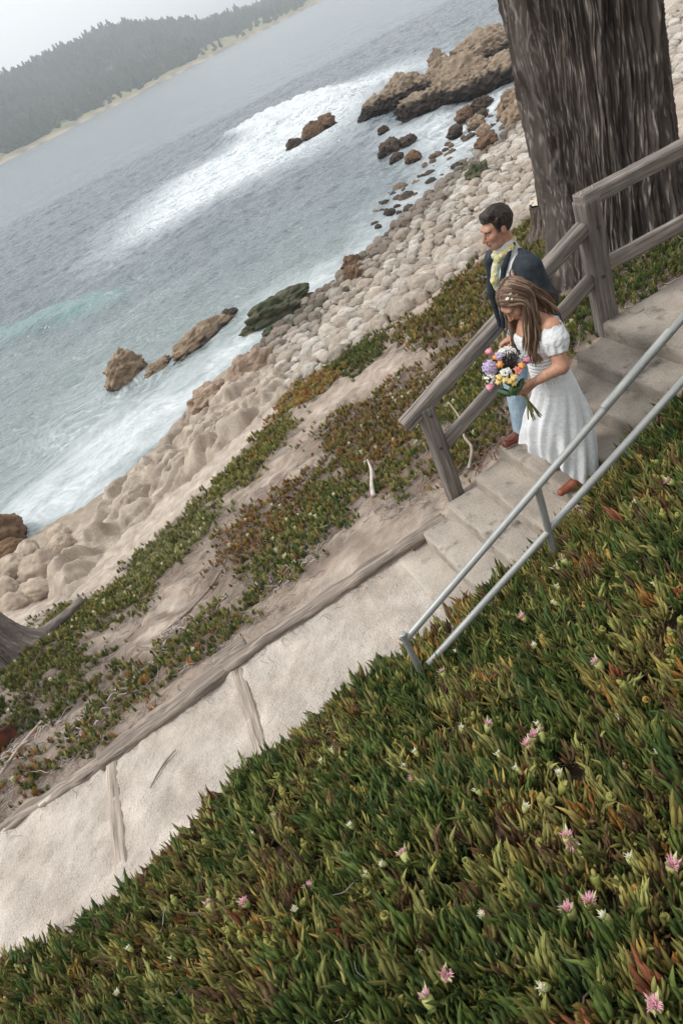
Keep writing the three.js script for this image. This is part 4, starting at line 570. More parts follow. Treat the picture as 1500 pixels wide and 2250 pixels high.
const MIX = {
  p1: [{ green: 3, olive: 3, lime: 2, straw: 1 }, 1], p2: [{ sage: 3, lime: 2, green: 1.5, olive: 2 }, 0.8], p3: [{ lime: 3, olive: 2, green: 2, straw: 1.5, amber: 0.4 }, 0.9], p4: [{ amber: 2.5, straw: 3, lime: 1.5, rust: 0.6 }, 0.75], p5: [{ green: 3, olive: 2, deep: 1 }, 0.8],
  p6: [{ olive: 3, straw: 2, green: 2, brown: 1.5, amber: 1.2 }, 0.75], p7: [{ amber: 2, straw: 2, olive: 3, brown: 1.5, rust: 0.6, green: 1 }, 0.72], p8: [{ green: 3, olive: 2.5, lime: 2.5, straw: 1, deep: 1 }, 1], p9: [{ green: 3, olive: 2, lime: 2, straw: 0.8, amber: 0.5 }, 1], p10: [{ deep: 2, green: 3, lime: 2.5, straw: 1.2, olive: 1, rust: 0.15 }, 1],
  p11: [{ amber: 2, rust: 1.0, olive: 2, straw: 1.5, brown: 1.5 }, 0.55], p12: [{ green: 3, olive: 2.5, lime: 2, amber: 1, straw: 1, rust: 0.25, deep: 1 }, 0.8], p13: [{ deep: 4, green: 3, olive: 1 }, 1], p14: [{ olive: 2, brown: 2, amber: 1, green: 1 }, 0.6], p15: [{ olive: 3, straw: 1.5, green: 2, brown: 1, lime: 1 }, 0.9], p16: [{ deep: 2.5, green: 3, olive: 2, lime: 0.8 }, 0.9], p17: [{ green: 3, olive: 2, brown: 0.8, lime: 1 }, 0.85],
};
{ // patches on the bluff
  const r = rng(57), st = { m: farShoots.map(() => []), c: farShoots.map(() => []) };
  for (const k of plantPolys) {
    const P = POLY[k], b = bbox(P), [w, dens] = MIX[k], area = (b[1] - b[0]) * (b[3] - b[2]), zc = (b[2] + b[3]) / 2, per = zc < -5 ? 620 : 1000;
    for (let i = 0; i < area * per * dens; i++) {
      const x = mix(b[0] - 0.15, b[1] + 0.15, r()), z = mix(b[2] - 0.15, b[3] + 0.15, r()); if (z > -0.22 && x < 0.6) continue; if (z > -0.08) continue;
      const d = polyDist(P, x, z), e = 0.36 * fbm2(x * 2.2, z * 2.2, 3) * 2 + 0.06 * fbm2(x * 9, z * 9, 2); if (d + e > -0.02 && !(d + e < 0.3 && r() < 0.06)) continue;
      if (Math.hypot(x - 4.02, z + 2.02) < 0.8) continue;
      if (fbm2(x * 3 + 60, z * 3, 2) > 0.18 + 0.4 * dens) continue;
      const s = (zc < -5 ? 0.72 : 0.52) * (0.7 + 0.6 * r());
      plantInto(st, farShoots.length, r, bluffY, x, z, bluffY(x, z) - 0.005 + 0.03 * r(), s, pick(r, w), 0.5);
    }
  }
  farShoots.forEach((g, k) => stuff('ice_plant_patches', g, leafMat, st.m[k], st.c[k], 'green and rust-coloured ice plant growing in patches over the sandy bluff', 'ice plant'));
  // dead runners and litter, bleached grey and brown
  const twigs = [0, 1, 2].map((s) => { const q = rng(90 + s), P = [V(0, 0, 0)]; for (let i = 1; i < 5; i++) P.push(V(i * 0.05 + (q() - 0.5) * 0.02, 0.02 * q(), (q() - 0.5) * 0.07)); return tube(P, [0.002, 0.0028, 0.0026, 0.002, 0.001], 5, 3); });
  const tm = twigs.map(() => []), tc = twigs.map(() => []); let n = 0;
  const cols = ['#b9aea5', '#9a8e86', '#6f6057', '#85634f', '#5f5047', '#a89b90'].map((c) => lin(c));
  for (let i = 0; i < 90000 && n < 24000; i++) {
    const x = mix(-4.5, 4.2, r()), z = -0.2 - 6.5 * Math.pow(r(), 1.3), pd = plantDist(x, z); if (pd > 0.5 || (pd > 0.1 && r() < 0.5)) continue; const q = fbm2(x * 1.6 + 33, z * 1.6, 3); if (q < 0.02 && r() < 0.8) continue;
    if (Math.hypot(x - 4.02, z + 2.02) < 0.85) continue;
    const Q = slopeQ(bluffY, x, z, 1); Q.multiply(new THREE.Quaternion().setFromEuler(new THREE.Euler((r() - 0.5) * 0.5, r() * 6.3, (r() - 0.5) * 0.6))); const s = 0.3 + 0.8 * r() * r(), k = Math.floor(r() * 3); tm[k].push(new THREE.Matrix4().compose(V(x, bluffY(x, z) + 0.008, z), Q, V(s, s, s))); tc[k].push(cols[Math.floor(r() * 6)]); n++;
  }
  for (let i = 0; i < 1700; i++) { const x = mix(-5, 4.5, r()), z = edgeZ(x) + 3 * r(); const Q = slopeQ(bankY, x, z, 1); Q.multiply(new THREE.Quaternion().setFromEuler(new THREE.Euler((r() - 0.5) * 0.8, r() * 6.3, (r() - 0.5) * 0.9))); const s = 0.5 + 0.9 * r(), k = Math.floor(r() * 3); tm[k].push(new THREE.Matrix4().compose(V(x, bankY(x, z) + 0.01 + 0.05 * r(), z), Q, V(s, s, s))); tc[k].push(cols[1 + Math.floor(r() * 4)]); }
  for (let i = 0; i < 260; i++) { const x = mix(-4.6, 2.0, r()), left = r() < 0.7, z = left ? -0.03 + 0.16 * r() * r() : edgeZ(x) - 0.12 * r(); if (x > 0.1 && left) continue; const s = 0.2 + 0.45 * r(), k = Math.floor(r() * 3); const Q = new THREE.Quaternion().setFromEuler(new THREE.Euler(0, r() * 6.3, 0.1 * (r() - 0.5))); tm[k].push(new THREE.Matrix4().compose(V(x, stairY(x) + 0.014, z), Q, V(s, s, s))); tc[k].push(cols[2 + Math.floor(r() * 3)]); }
  twigs.forEach((g, k) => stuff('dry_litter', g, std({ roughness: 0.95 }), tm[k], tc[k], 'bleached dead runners and litter strewn between the ice plant', 'plant litter'));
}
// ---------- flowers and buds ----------
{
  const r = rng(66), white = [1, 1, 1];
  const petals = (n, len, wid, tilt, c0, c1, jit) => { const o = { pos: [], col: [], idx: [] }; for (let i = 0; i < n; i++) leafInto(o, len * (0.75 + 0.5 * r()), wid, 0.25, i / n * 6.283 + (r() - 0.5) * jit, tilt * (0.8 + 0.5 * r()), 0, c0, c1, 2); return toGeo(o); };
  const cup = (c) => { const g = new THREE.LatheGeometry([[0.001, -0.024], [0.006, -0.022], [0.010, -0.012], [0.0125, -0.002], [0.0125, 0.006], [0.010, 0.010], [0.004, 0.008], [0.0005, 0.007]].map((p) => new THREE.Vector2(...p)), 10); g.deleteAttribute('uv'); paint(g, () => c); return g; };
  const sep = (c) => { const o = { pos: [], col: [], idx: [] }; for (let i = 0; i < 5; i++) leafInto(o, i < 2 ? 0.034 : 0.018, i < 2 ? 0.009 : 0.007, 0.3, i * 2.5 + 0.3, 0.75, 0.002, c, c, 2); return toGeo(o); };
  function proto(name, pink) {
    const g = new THREE.Group(); g.name = name; const c = pink ? lin('#d9a3b0') : lin('#e3ded0'), ctr = pink ? lin('#b5646e') : lin('#cfc58e');
    const pt = petals(30, 0.019, 0.0042, 1.0, mix3(c, ctr, 0.5), c, 0.5), pt2 = petals(16, 0.013, 0.004, 0.5, ctr, mix3(c, white, 0.3), 0.8); pt.translate(0, 0.008, 0); pt2.translate(0, 0.009, 0);
    mesh('petals', mergeGeometries([pt, pt2].map((q) => { q.deleteAttribute('uv'); return q; })), std({ vertexColors: true, roughness: 0.7 }), g);
    mesh('sepals', sep(lin('#b9bd8c')), leafMat, g); mesh('receptacle', cup(lin('#a9ad6b')), leafMat, g); return g;
  }
  const fp = proto('p', true), fw = proto('w', false);
  const bud = (c1, c2) => { const g = new THREE.Group(); mesh('receptacle', cup(lin(c1)).scale(1.15, 1.4, 1.15), leafMat, g); const o = { pos: [], col: [], idx: [] }; for (let i = 0; i < 5; i++) leafInto(o, 0.028, 0.011, 0.75, i / 5 * 6.283, 0.42, 0.004, lin(c1), lin(c2), 3); mesh('sepals', toGeo(o), leafMat, g); return g; };
  const budsP = [bud('#8f8e4c', '#a5975a'), bud('#86894a', '#ab9f60'), bud('#a98a48', '#b98f50')];
  function place(p, name, label, cat, group, x, z, s, lift) { const g = p.clone(); g.name = numbered(name); tag(g, label, cat, group); g.position.set(x, bankY(x, z) + lift, z); g.quaternion.copy(slopeQ(bankY, x, z, 0.7)).multiply(new THREE.Quaternion().setFromEuler(new THREE.Euler((r() - 0.5) * 1.1, r() * 6.3, (r() - 0.5) * 1.1))); g.scale.setScalar(s); scene.add(g); return g; }
  // pink flowers found one by one on the bank: x, z, size
  const seen = [[-0.25,2.41,1.15,1],[-0.22,2.42,1.15,1],[-0.19,2.36,0.95,0],[-0.7,1.99,0.95,0],[-0.77,2.16,1.15,1],[-0.78,2.02,0.95,0],[-0.44,2.96,1.15,1],[-0.58,3.17,1.15,1],[-0.52,3.19,1.15,1],[-1.0,3.09,1.15,1],[-1.08,3.12,1.15,1],[-0.56,3.52,1.15,1],[-0.27,3.25,1.15,1],[-0.44,2.97,1.15,1],[-1.08,3.11,0.95,0],[-0.29,2.45,1.15,1],[-0.32,1.47,1.15,1],[-1.09,1.44,0.95,0],[-1.17,1.48,0.95,0],[0.45,1.59,0.95,0],[0.59,1.47,1.15,1],[0.53,1.48,1.15,1],[0.35,1.71,0.95,0],[0.2,1.6,1.15,1],[0.6,2.21,0.95,0],[0.25,2.2,0.95,0],[1.18,1.68,1.15,1],[1.04,1.57,0.95,0],[0.16,2.33,0.95,0],[0.0,2.21,0.95,0],[-0.12,2.08,0.95,0],[-0.34,3.15,0.95,0],[0.16,2.34,1.15,1],[-0.29,2.67,0.95,0],[-1.4,2.31,1.15,1],[-1.47,2.4,0.95,0],[-1.95,1.77,0.95,0],[-1.71,2.16,1.15,1],[-1.51,1.67,0.95,0],[-1.65,1.69,0.95,0],[-1.93,1.97,1.15,1],[-1.13,2.5,0.95,0],[-0.96,2.55,1.15,1],[-0.46,2.06,0.95,0],[-0.36,2.17,1.15,1],[0.04,2.61,0.95,0],[-0.41,2.38,0.95,0],[-2.51,2.01,0.95,0],[-2.46,1.79,0.95,0],[-2.17,2.08,0.95,0],[-0.17,1.39,0.95,0],[0.09,1.89,0.95,0],[0.71,1.96,0.95,0],[-1.05,2.51,0.95,0],[-0.4,2.53,0.95,0],[-0.58,2.52,0.95,0],[-0.48,2.73,0.95,0],[-1.04,2.95,0.95,0],[-0.76,3.12,0.95,0],[-0.81,2.99,0.95,0],[-0.51,3.26,0.95,0],[-0.76,3.31,0.95,0],[0.0,2.9,0.95,0],[-1.13,2.15,0.95,0]];
  seen.forEach(([x, z, s, pink]) => place(pink ? fp : fw, 'ice_plant_flower', pink ? 'open pink ice plant flower above the leaves of the bank' : 'small cream ice plant flower above the leaves of the bank', 'flower', pink ? 'pink flowers on the bank' : 'cream flowers on the bank', x, z, s * (pink ? 1.3 : 1.05), 0.15));
  let n = 0; for (let i = 0; i < 2000 && n < 190; i++) { const x = mix(-3.6, 3.4, r()), z = mix(0.9, 4.0, r()); if (z < edgeZ(x) + 0.1) continue; const px = V(x, bankY(x, z) + 0.08, z).project(camera); if (Math.abs(px.x) > 1 || Math.abs(px.y) > 1) continue; if (fbm2(x * 0.9, z * 0.9 + 11, 3) > 0.14 && r() < 0.7) continue; const k = r() < 0.12 ? 2 : r() < 0.5 ? 0 : 1; place(budsP[k], 'ice_plant_bud', k === 2 ? 'golden withered ice plant seed cup on the bank' : 'yellow-green ice plant seed cup with pointed sepals on the bank', 'bud', k === 2 ? 'golden seed cups on the bank' : 'green seed cups on the bank', x, z, 0.95 + 0.4 * r(), 0.105 + 0.02 * r()); n++; }
  // cream flowers dotted over the bluff
  n = 0; for (let i = 0; i < 4000 && n < 90; i++) { const x = mix(-4.4, 2.6, r()), z = -0.3 - 5.5 * r(), d = plantDist(x, z); if (d > -0.1) continue; const px = V(x, bluffY(x, z), z).project(camera); if (Math.abs(px.x) > 1 || Math.abs(px.y) > 1) continue; const g = fw.clone(); g.name = numbered('bluff_flower'); tag(g, 'tiny cream flower dotting the ice plant patches of the bluff', 'flower', 'cream flowers on the bluff'); g.position.set(x, bluffY(x, z) + 0.085, z); g.rotation.set((r() - 0.5), r() * 6, (r() - 0.5)); g.scale.setScalar(1.0 + 0.5 * r()); scene.add(g); n++; }
  { const g = fp.clone(); g.name = numbered('bluff_flower'); tag(g, 'single pink flower on the bluff behind the railing', 'flower'); g.position.set(3.0, bluffY(3.0, -4.2) + 0.11, -4.2); g.scale.setScalar(2.6); scene.add(g); }
}
// tangles of dead runners
[[-1.84, -1.75, 'bleached tangle of dead runners amid the rusty ice plant above the timbers', 0], [-2.22, -1.45, 'grey tangle of dead runners near the short timber block', 0], [2.25, -3.9, 'bleached tangle of runners beyond the end of the top rail', 0], [1.85, -4.6, 'grey tangle of runners highest on the sandy bluff', 0], [-0.75, -1.15, 'grey tangle of runners beside the long timber', 0], [-2.85, -1.0, 'pale tangle of runners above the middle timber', 0], [1.12, -0.35, 'red-brown heap of dead leaves at the foot of the lower post', 1], [0.2, -4.2, 'pale tangle of runners on the bare slope', 0], [0.95, -0.75, 'brown tangle of roots beside the lower post', 1], [-3.65, -1.3, 'white tangle of runners beside the rusty panel', 0], [-0.35, -2.9, 'brown tangle of runners in the middle of the bluff', 1]].forEach(([x, z, label, brown], k) => {
  const r = rng(700 + k), gs = [], cs = (brown ? ['#7d5444', '#8f6a55', '#5d4438'] : ['#c4bab1', '#a3978e', '#8b7d73']).map((c) => lin(c));
  for (let i = 0; i < 70; i++) { const a = r() * 6.28, d = 0.30 * Math.sqrt(r()), px = Math.cos(a) * d * 1.3, pz = Math.sin(a) * d, L = 0.06 + 0.12 * r(), t = r() * 6.28, P = [0, 1, 2, 3].map((j) => { const qx = px + Math.cos(t) * L * j / 3 + 0.02 * (r() - 0.5), qz = pz + Math.sin(t) * L * j / 3 + 0.02 * (r() - 0.5); return V(qx, bluffY(x + qx, z + qz) - bluffY(x, z) + 0.012 + 0.04 * r(), qz); }); const w = 0.0022 + 0.003 * r(); const g = tube(P, [w, w * 1.1, w, w * 0.5], 5, 3); const c = cs[Math.floor(r() * 3)]; paint(g, () => c); gs.push(g); }
  const m = mesh('dead_brush', mergeGeometries(gs), M.plain); m.position.set(x, bluffY(x, z), z); tag(m, label, 'dead brush');
});
// larger dead wood on the bluff
const by = (x, z, h) => [x, bluffY(x, z) + h, z];
stick('driftwood_stick', 'bleached white forked stick standing out of the ice plant', [by(0.30, -1.35, 0.03), by(0.36, -1.5, 0.10), by(0.47, -1.75, 0.17), by(0.52, -1.95, 0.28)], [0.026, 0.022, 0.018, 0.008], '#c9bfb3');
stick('dead_branch', 'grey dead root sprawling beside the foot of the wooden post', [by(0.92, -0.32, 0.03), by(1.05, -0.45, 0.10), by(1.12, -0.7, 0.14), by(1.25, -1.0, 0.22), by(1.3, -1.25, 0.30)], [0.016, 0.014, 0.012, 0.009, 0.004], '#a89a8d', 'branch');
stick('dead_branch', 'thin grey branch lying down the slope above the middle timber', [by(-1.35, -2.9, 0.02), by(-1.6, -2.5, 0.05), by(-1.95, -2.2, 0.03), by(-2.2, -1.9, 0.03)], [0.012, 0.018, 0.016, 0.006], '#8d7d70', 'branch');
stick('dead_branch', 'pale branch lying on the bare sand of the bluff', [by(-2.5, -3.1, 0.02), by(-2.65, -2.85, 0.03), by(-2.8, -2.6, 0.02)], [0.006, 0.011, 0.005], '#9a8a7b', 'branch');
stick('dead_branch', 'bleached branches lying beside the rusty panel', [by(-3.5, -1.75, 0.03), by(-3.68, -1.45, 0.06), by(-3.8, -1.2, 0.04), by(-4.0, -0.95, 0.03)], [0.01, 0.016, 0.014, 0.006], '#b3a79b', 'branch');
stick('pale_root', 'pale curved root lying over the leaves at the edge of the bank', [[-0.98, bankY(-0.98, 1.32) + 0.10, 1.32], [-0.93, bankY(-0.93, 1.26) + 0.12, 1.26], [-0.85, bankY(-0.85, 1.24) + 0.12, 1.24], [-0.80, bankY(-0.8, 1.18) + 0.12, 1.18]], [0.006, 0.011, 0.011, 0.005], '#cbb594', 'root');
// ---------- people: distance fields meshed by surface nets ----------
const smin = (a, b, k) => { const h = Math.max(k - Math.abs(a - b), 0) / k; return Math.min(a, b) - h * h * k * 0.25; };
const smax = (a, b, k) => -smin(-a, -b, k);
function cap(a, b, ra, rb) { const bx = b[0] - a[0], by2 = b[1] - a[1], bz = b[2] - a[2], L = bx * bx + by2 * by2 + bz * bz || 1e-9; return (x, y, z) => { const t = clamp(((x - a[0]) * bx + (y - a[1]) * by2 + (z - a[2]) * bz) / L); return Math.hypot(x - a[0] - bx * t, y - a[1] - by2 * t, z - a[2] - bz * t) - mix(ra, rb, t); }; }
function ell(c, r) { return (x, y, z) => { const px = x - c[0], py = y - c[1], pz = z - c[2], k0 = Math.hypot(px / r[0], py / r[1], pz / r[2]), k1 = Math.hypot(px / r[0] ** 2, py / r[1] ** 2, pz / r[2] ** 2); return k1 < 1e-9 ? -Math.min(...r) : k0 * (k0 - 1) / k1; }; }
const union = (list, k) => (x, y, z) => { let d = 1e3; for (const f of list) d = smin(d, f(x, y, z), k); return d; };
function frame(o, fwd, up) { const F = fwd.clone().normalize(), U = up.clone().addScaledVector(F, -up.dot(F)).normalize(), L = U.clone().cross(F); return { o, F, U, L, to: (x, y, z) => { const a = x - o[0], b = y - o[1], c = z - o[2]; return [a * L.x + b * L.y + c * L.z, a * U.x + b * U.y + c * U.z, a * F.x + b * F.y + c * F.z]; }, at: (l, u, f) => [o[0] + L.x * l + U.x * u + F.x * f, o[1] + L.y * l + U.y * u + F.y * f, o[2] + L.z * l + U.z * u + F.z * f] }; }
function nets(f, lo, hi, cell, colour) {
  const n = [0, 1, 2].map((i) => Math.ceil((hi[i] - lo[i]) / cell) + 1), [nx, ny, nz] = n, v = new Float32Array(nx * ny * nz), id = new Int32Array(nx * ny * nz).fill(-1), pos = [], idx = [];
  const I = (i, j, k) => (k * ny + j) * nx + i;
  for (let k = 0; k < nz; k++) for (let j = 0; j < ny; j++) for (let i = 0; i < nx; i++) v[I(i, j, k)] = f(lo[0] + i * cell, lo[1] + j * cell, lo[2] + k * cell);
  for (let k = 0; k < nz - 1; k++) for (let j = 0; j < ny - 1; j++) for (let i = 0; i < nx - 1; i++) {
    let m = 0, sx = 0, sy = 0, sz = 0, c = 0; const val = []; for (let q = 0; q < 8; q++) { const w = v[I(i + (q & 1), j + ((q >> 1) & 1), k + (q >> 2))]; val.push(w); if (w < 0) m |= 1 << q; }
    if (m === 0 || m === 255) continue;
    for (let a = 0; a < 8; a++) for (const b of [a | 1, a | 2, a | 4]) if (b !== a && ((m >> a) & 1) !== ((m >> b) & 1)) { const t = val[a] / (val[a] - val[b]); sx += mix(a & 1, b & 1, t); sy += mix((a >> 1) & 1, (b >> 1) & 1, t); sz += mix(a >> 2, b >> 2, t); c++; }
    id[I(i, j, k)] = pos.length / 3; pos.push(lo[0] + (i + sx / c) * cell, lo[1] + (j + sy / c) * cell, lo[2] + (k + sz / c) * cell);
  }
  const quad = (a, b, c, d, flip) => { if (a < 0 || b < 0 || c < 0 || d < 0) return; if (flip) idx.push(a, c, b, a, d, c); else idx.push(a, b, c, a, c, d); };
  for (let k = 1; k < nz - 1; k++) for (let j = 1; j < ny - 1; j++) for (let i = 1; i < nx - 1; i++) {
    const s = v[I(i, j, k)] < 0;
    if (s !== v[I(i + 1, j, k)] < 0) quad(id[I(i, j - 1, k - 1)], id[I(i, j, k - 1)], id[I(i, j, k)], id[I(i, j - 1, k)], !s);
    if (s !== v[I(i, j + 1, k)] < 0) quad(id[I(i - 1, j, k - 1)], id[I(i - 1, j, k)], id[I(i, j, k)], id[I(i, j, k - 1)], !s);
    if (s !== v[I(i, j, k + 1)] < 0) quad(id[I(i - 1, j - 1, k)], id[I(i, j - 1, k)], id[I(i, j, k)], id[I(i - 1, j, k)], !s);
  }
  const nor = new Float32Array(pos.length), e = cell * 0.5, uv = new Float32Array(pos.length / 3 * 2);
  for (let i = 0; i < pos.length; i += 3) { const x = pos[i], y = pos[i + 1], z = pos[i + 2]; const a = f(x + e, y, z) - f(x - e, y, z), b = f(x, y + e, z) - f(x, y - e, z), c = f(x, y, z + e) - f(x, y, z - e), l = Math.hypot(a, b, c) || 1; nor[i] = a / l; nor[i + 1] = b / l; nor[i + 2] = c / l; uv[i / 3 * 2] = x + z * 0.6; uv[i / 3 * 2 + 1] = y; }
  const g = new THREE.BufferGeometry(); g.setAttribute('position', new THREE.Float32BufferAttribute(pos, 3)); g.setAttribute('normal', new THREE.BufferAttribute(nor, 3)); g.setAttribute('uv', new THREE.BufferAttribute(uv, 2)); g.setIndex(idx);
  if (colour) paint(g, colour); return g;
}
function headField(H, s, male) {
  const S = (a) => a.map((t) => t * s), list = [ell(S([0, 0.032, -0.018]), S([0.074, 0.092, 0.098])), ell(S([0, -0.040, 0.026]), S([0.058, 0.076, 0.066])), cap(S([-0.028, -0.082, 0.035]), S([0.028, -0.082, 0.035]), 0.030 * s, 0.030 * s), cap(S([0, -0.104, 0.058]), S([0, -0.100, 0.064]), (male ? 0.022 : 0.018) * s, 0.020 * s), cap(S([-0.034, 0.026, 0.076]), S([0.034, 0.026, 0.076]), 0.014 * s, 0.014 * s), ell(S([0.042, -0.022, 0.058]), S([0.022, 0.022, 0.022])), ell(S([-0.042, -0.022, 0.058]), S([0.022, 0.022, 0.022]))];
  const head = union(list, 0.028 * s), nose = cap(S([0, 0.012, 0.088]), S([0, -0.034, 0.110]), 0.008 * s, 0.0125 * s), ala = cap(S([-0.012, -0.038, 0.098]), S([0.012, -0.038, 0.098]), 0.008 * s, 0.008 * s), lip = cap(S([-0.017, -0.064, 0.088]), S([0.017, -0.064, 0.088]), 0.008 * s, 0.008 * s), lip2 = cap(S([-0.014, -0.075, 0.085]), S([0.014, -0.075, 0.085]), 0.008 * s, 0.008 * s);
  const earL = ell(S([0.079, -0.004, -0.012]), S([0.012, 0.032, 0.019])), earR = ell(S([-0.079, -0.004, -0.012]), S([0.012, 0.032, 0.019])), eL = ell(S([0.031, 0.002, 0.096]), S([0.019, 0.013, 0.020])), eR = ell(S([-0.031, 0.002, 0.096]), S([0.019, 0.013, 0.020])), bL = ell(S([0.031, 0.001, 0.074]), S([0.014, 0.013, 0.013])), bR = ell(S([-0.031, 0.001, 0.074]), S([0.014, 0.013, 0.013]));
  return (x, y, z) => { const [l, u, f] = H.to(x, y, z); let d = head(l, u, f); if (d > 0.08) return d; d = smax(d, -Math.min(eL(l, u, f), eR(l, u, f)), 0.012 * s); d = smin(d, Math.min(bL(l, u, f), bR(l, u, f)), 0.004 * s); d = smin(d, nose(l, u, f), 0.014 * s); d = smin(d, ala(l, u, f), 0.008 * s); d = smin(d, Math.min(lip(l, u, f), lip2(l, u, f)), 0.006 * s); return smin(d, Math.min(earL(l, u, f), earR(l, u, f)), 0.008 * s); };
}
function faceColour(H, s, skin, hairC, male) {
  return (x, y, z) => { const [l0, u0, f0] = H.to(x, y, z), l = l0 / s, u = u0 / s, f = f0 / s; let c = skin.map((v) => v * (1 + 0.10 * fbm3(x * 30, y * 30, z * 30, 2)));
    const al = Math.abs(l); if (f > 0.03) { c = mix3(c, lin('#b8705c'), 0.40 * Math.exp(-(((al - 0.043) / 0.022) ** 2 + ((u + 0.028) / 0.022) ** 2)) + 0.3 * Math.exp(-((l / 0.014) ** 2 + ((u + 0.034) / 0.014) ** 2)));
      if (al < 0.024 && u < -0.058 && u > -0.082) c = mix3(c, lin('#a8584f'), 0.65);
      if (male && u < -0.045 && u > -0.13) c = mix3(c, lin('#b8a598'), 0.40 * sstep(-0.045, -0.075, u));
      if (Math.abs(al - 0.031) < 0.015 && Math.abs(u - 0.001) < 0.0045 && f > 0.075) c = Math.abs(al - 0.031) < 0.006 ? lin('#3b322c') : lin('#cfc4bb');
      if (Math.abs(al - 0.031) < 0.017 && u > 0.0045 && u < 0.0085) c = mix3(c, lin('#4a352b'), male ? 0.5 : 0.75);
      if (Math.abs(al - 0.032) < 0.020 && Math.abs(u - 0.024 + (al - 0.03) ** 2 * 6) < 0.005) c = mix3(c, hairC, male ? 0.8 : 0.6); }
    return c; };
}
// hand: wrist, direction, palm normal, sign of the thumb side, curl of the fingers
function handField(w, d, n, side, curl, s = 1, spreadA = 0.06) {
  const D = d.clone().normalize(), N = n.clone().addScaledVector(D, -n.dot(D)).normalize(), W = D.clone().cross(N).multiplyScalar(side), P = (a, b, c) => [w[0] + (D.x * a + N.x * b + W.x * c) * s, w[1] + (D.y * a + N.y * b + W.y * c) * s, w[2] + (D.z * a + N.z * b + W.z * c) * s];
  const palm = [], fingers = [], lens = [0.066, 0.076, 0.072, 0.056];
  for (let i = 0; i < 4; i++) { const c = 0.030 - i * 0.020; palm.push(cap(P(-0.005, 0, c * 0.6), P(0.082 - 0.004 * Math.abs(i - 1), 0, c), 0.015 * s, 0.011 * s)); let p = P(0.084 - 0.004 * Math.abs(i - 1), 0, c), a = curl * 0.45; const chain = []; [0.5, 0.3, 0.22].forEach((q, j) => { const L = lens[i] * q * 1.15, dv = D.clone().multiplyScalar(Math.cos(a)).addScaledVector(N, Math.sin(a)).addScaledVector(W, (1.2 - i) * spreadA); const e = [p[0] + dv.x * L * s, p[1] + dv.y * L * s, p[2] + dv.z * L * s]; chain.push(cap(p, e, (0.0095 - j * 0.001) * s, (0.0088 - j * 0.001) * s)); p = e; a += curl * 0.75; }); fingers.push(union(chain, 0.004)); }
  const th = union([cap(P(0.015, 0.006, 0.026), P(0.048, 0.022, 0.048), 0.013 * s, 0.011 * s), cap(P(0.048, 0.022, 0.048), P(0.074, 0.034, 0.050), 0.0105 * s, 0.009 * s), cap(P(0.074, 0.034, 0.050), P(0.094, 0.042, 0.040), 0.009 * s, 0.0075 * s)], 0.006);
  const pm = union(palm, 0.014); return (x, y, z) => { let d2 = pm(x, y, z), f = 1e3; for (const q of fingers) f = Math.min(f, q(x, y, z)); return smin(smin(d2, f, 0.006), th(x, y, z), 0.010); };
}
const skinMat = new THREE.MeshPhysicalMaterial({ vertexColors: true, map: T.skin, roughness: 0.55, sheen: 0.15 });
const around = (pts, m) => [[0, 1, 2].map((i) => Math.min(...pts.map((p) => p[i])) - m), [0, 1, 2].map((i) => Math.max(...pts.map((p) => p[i])) + m)];
const off = (b) => (p) => [p[0] - b[0], p[1] - b[1], p[2] - b[2]];

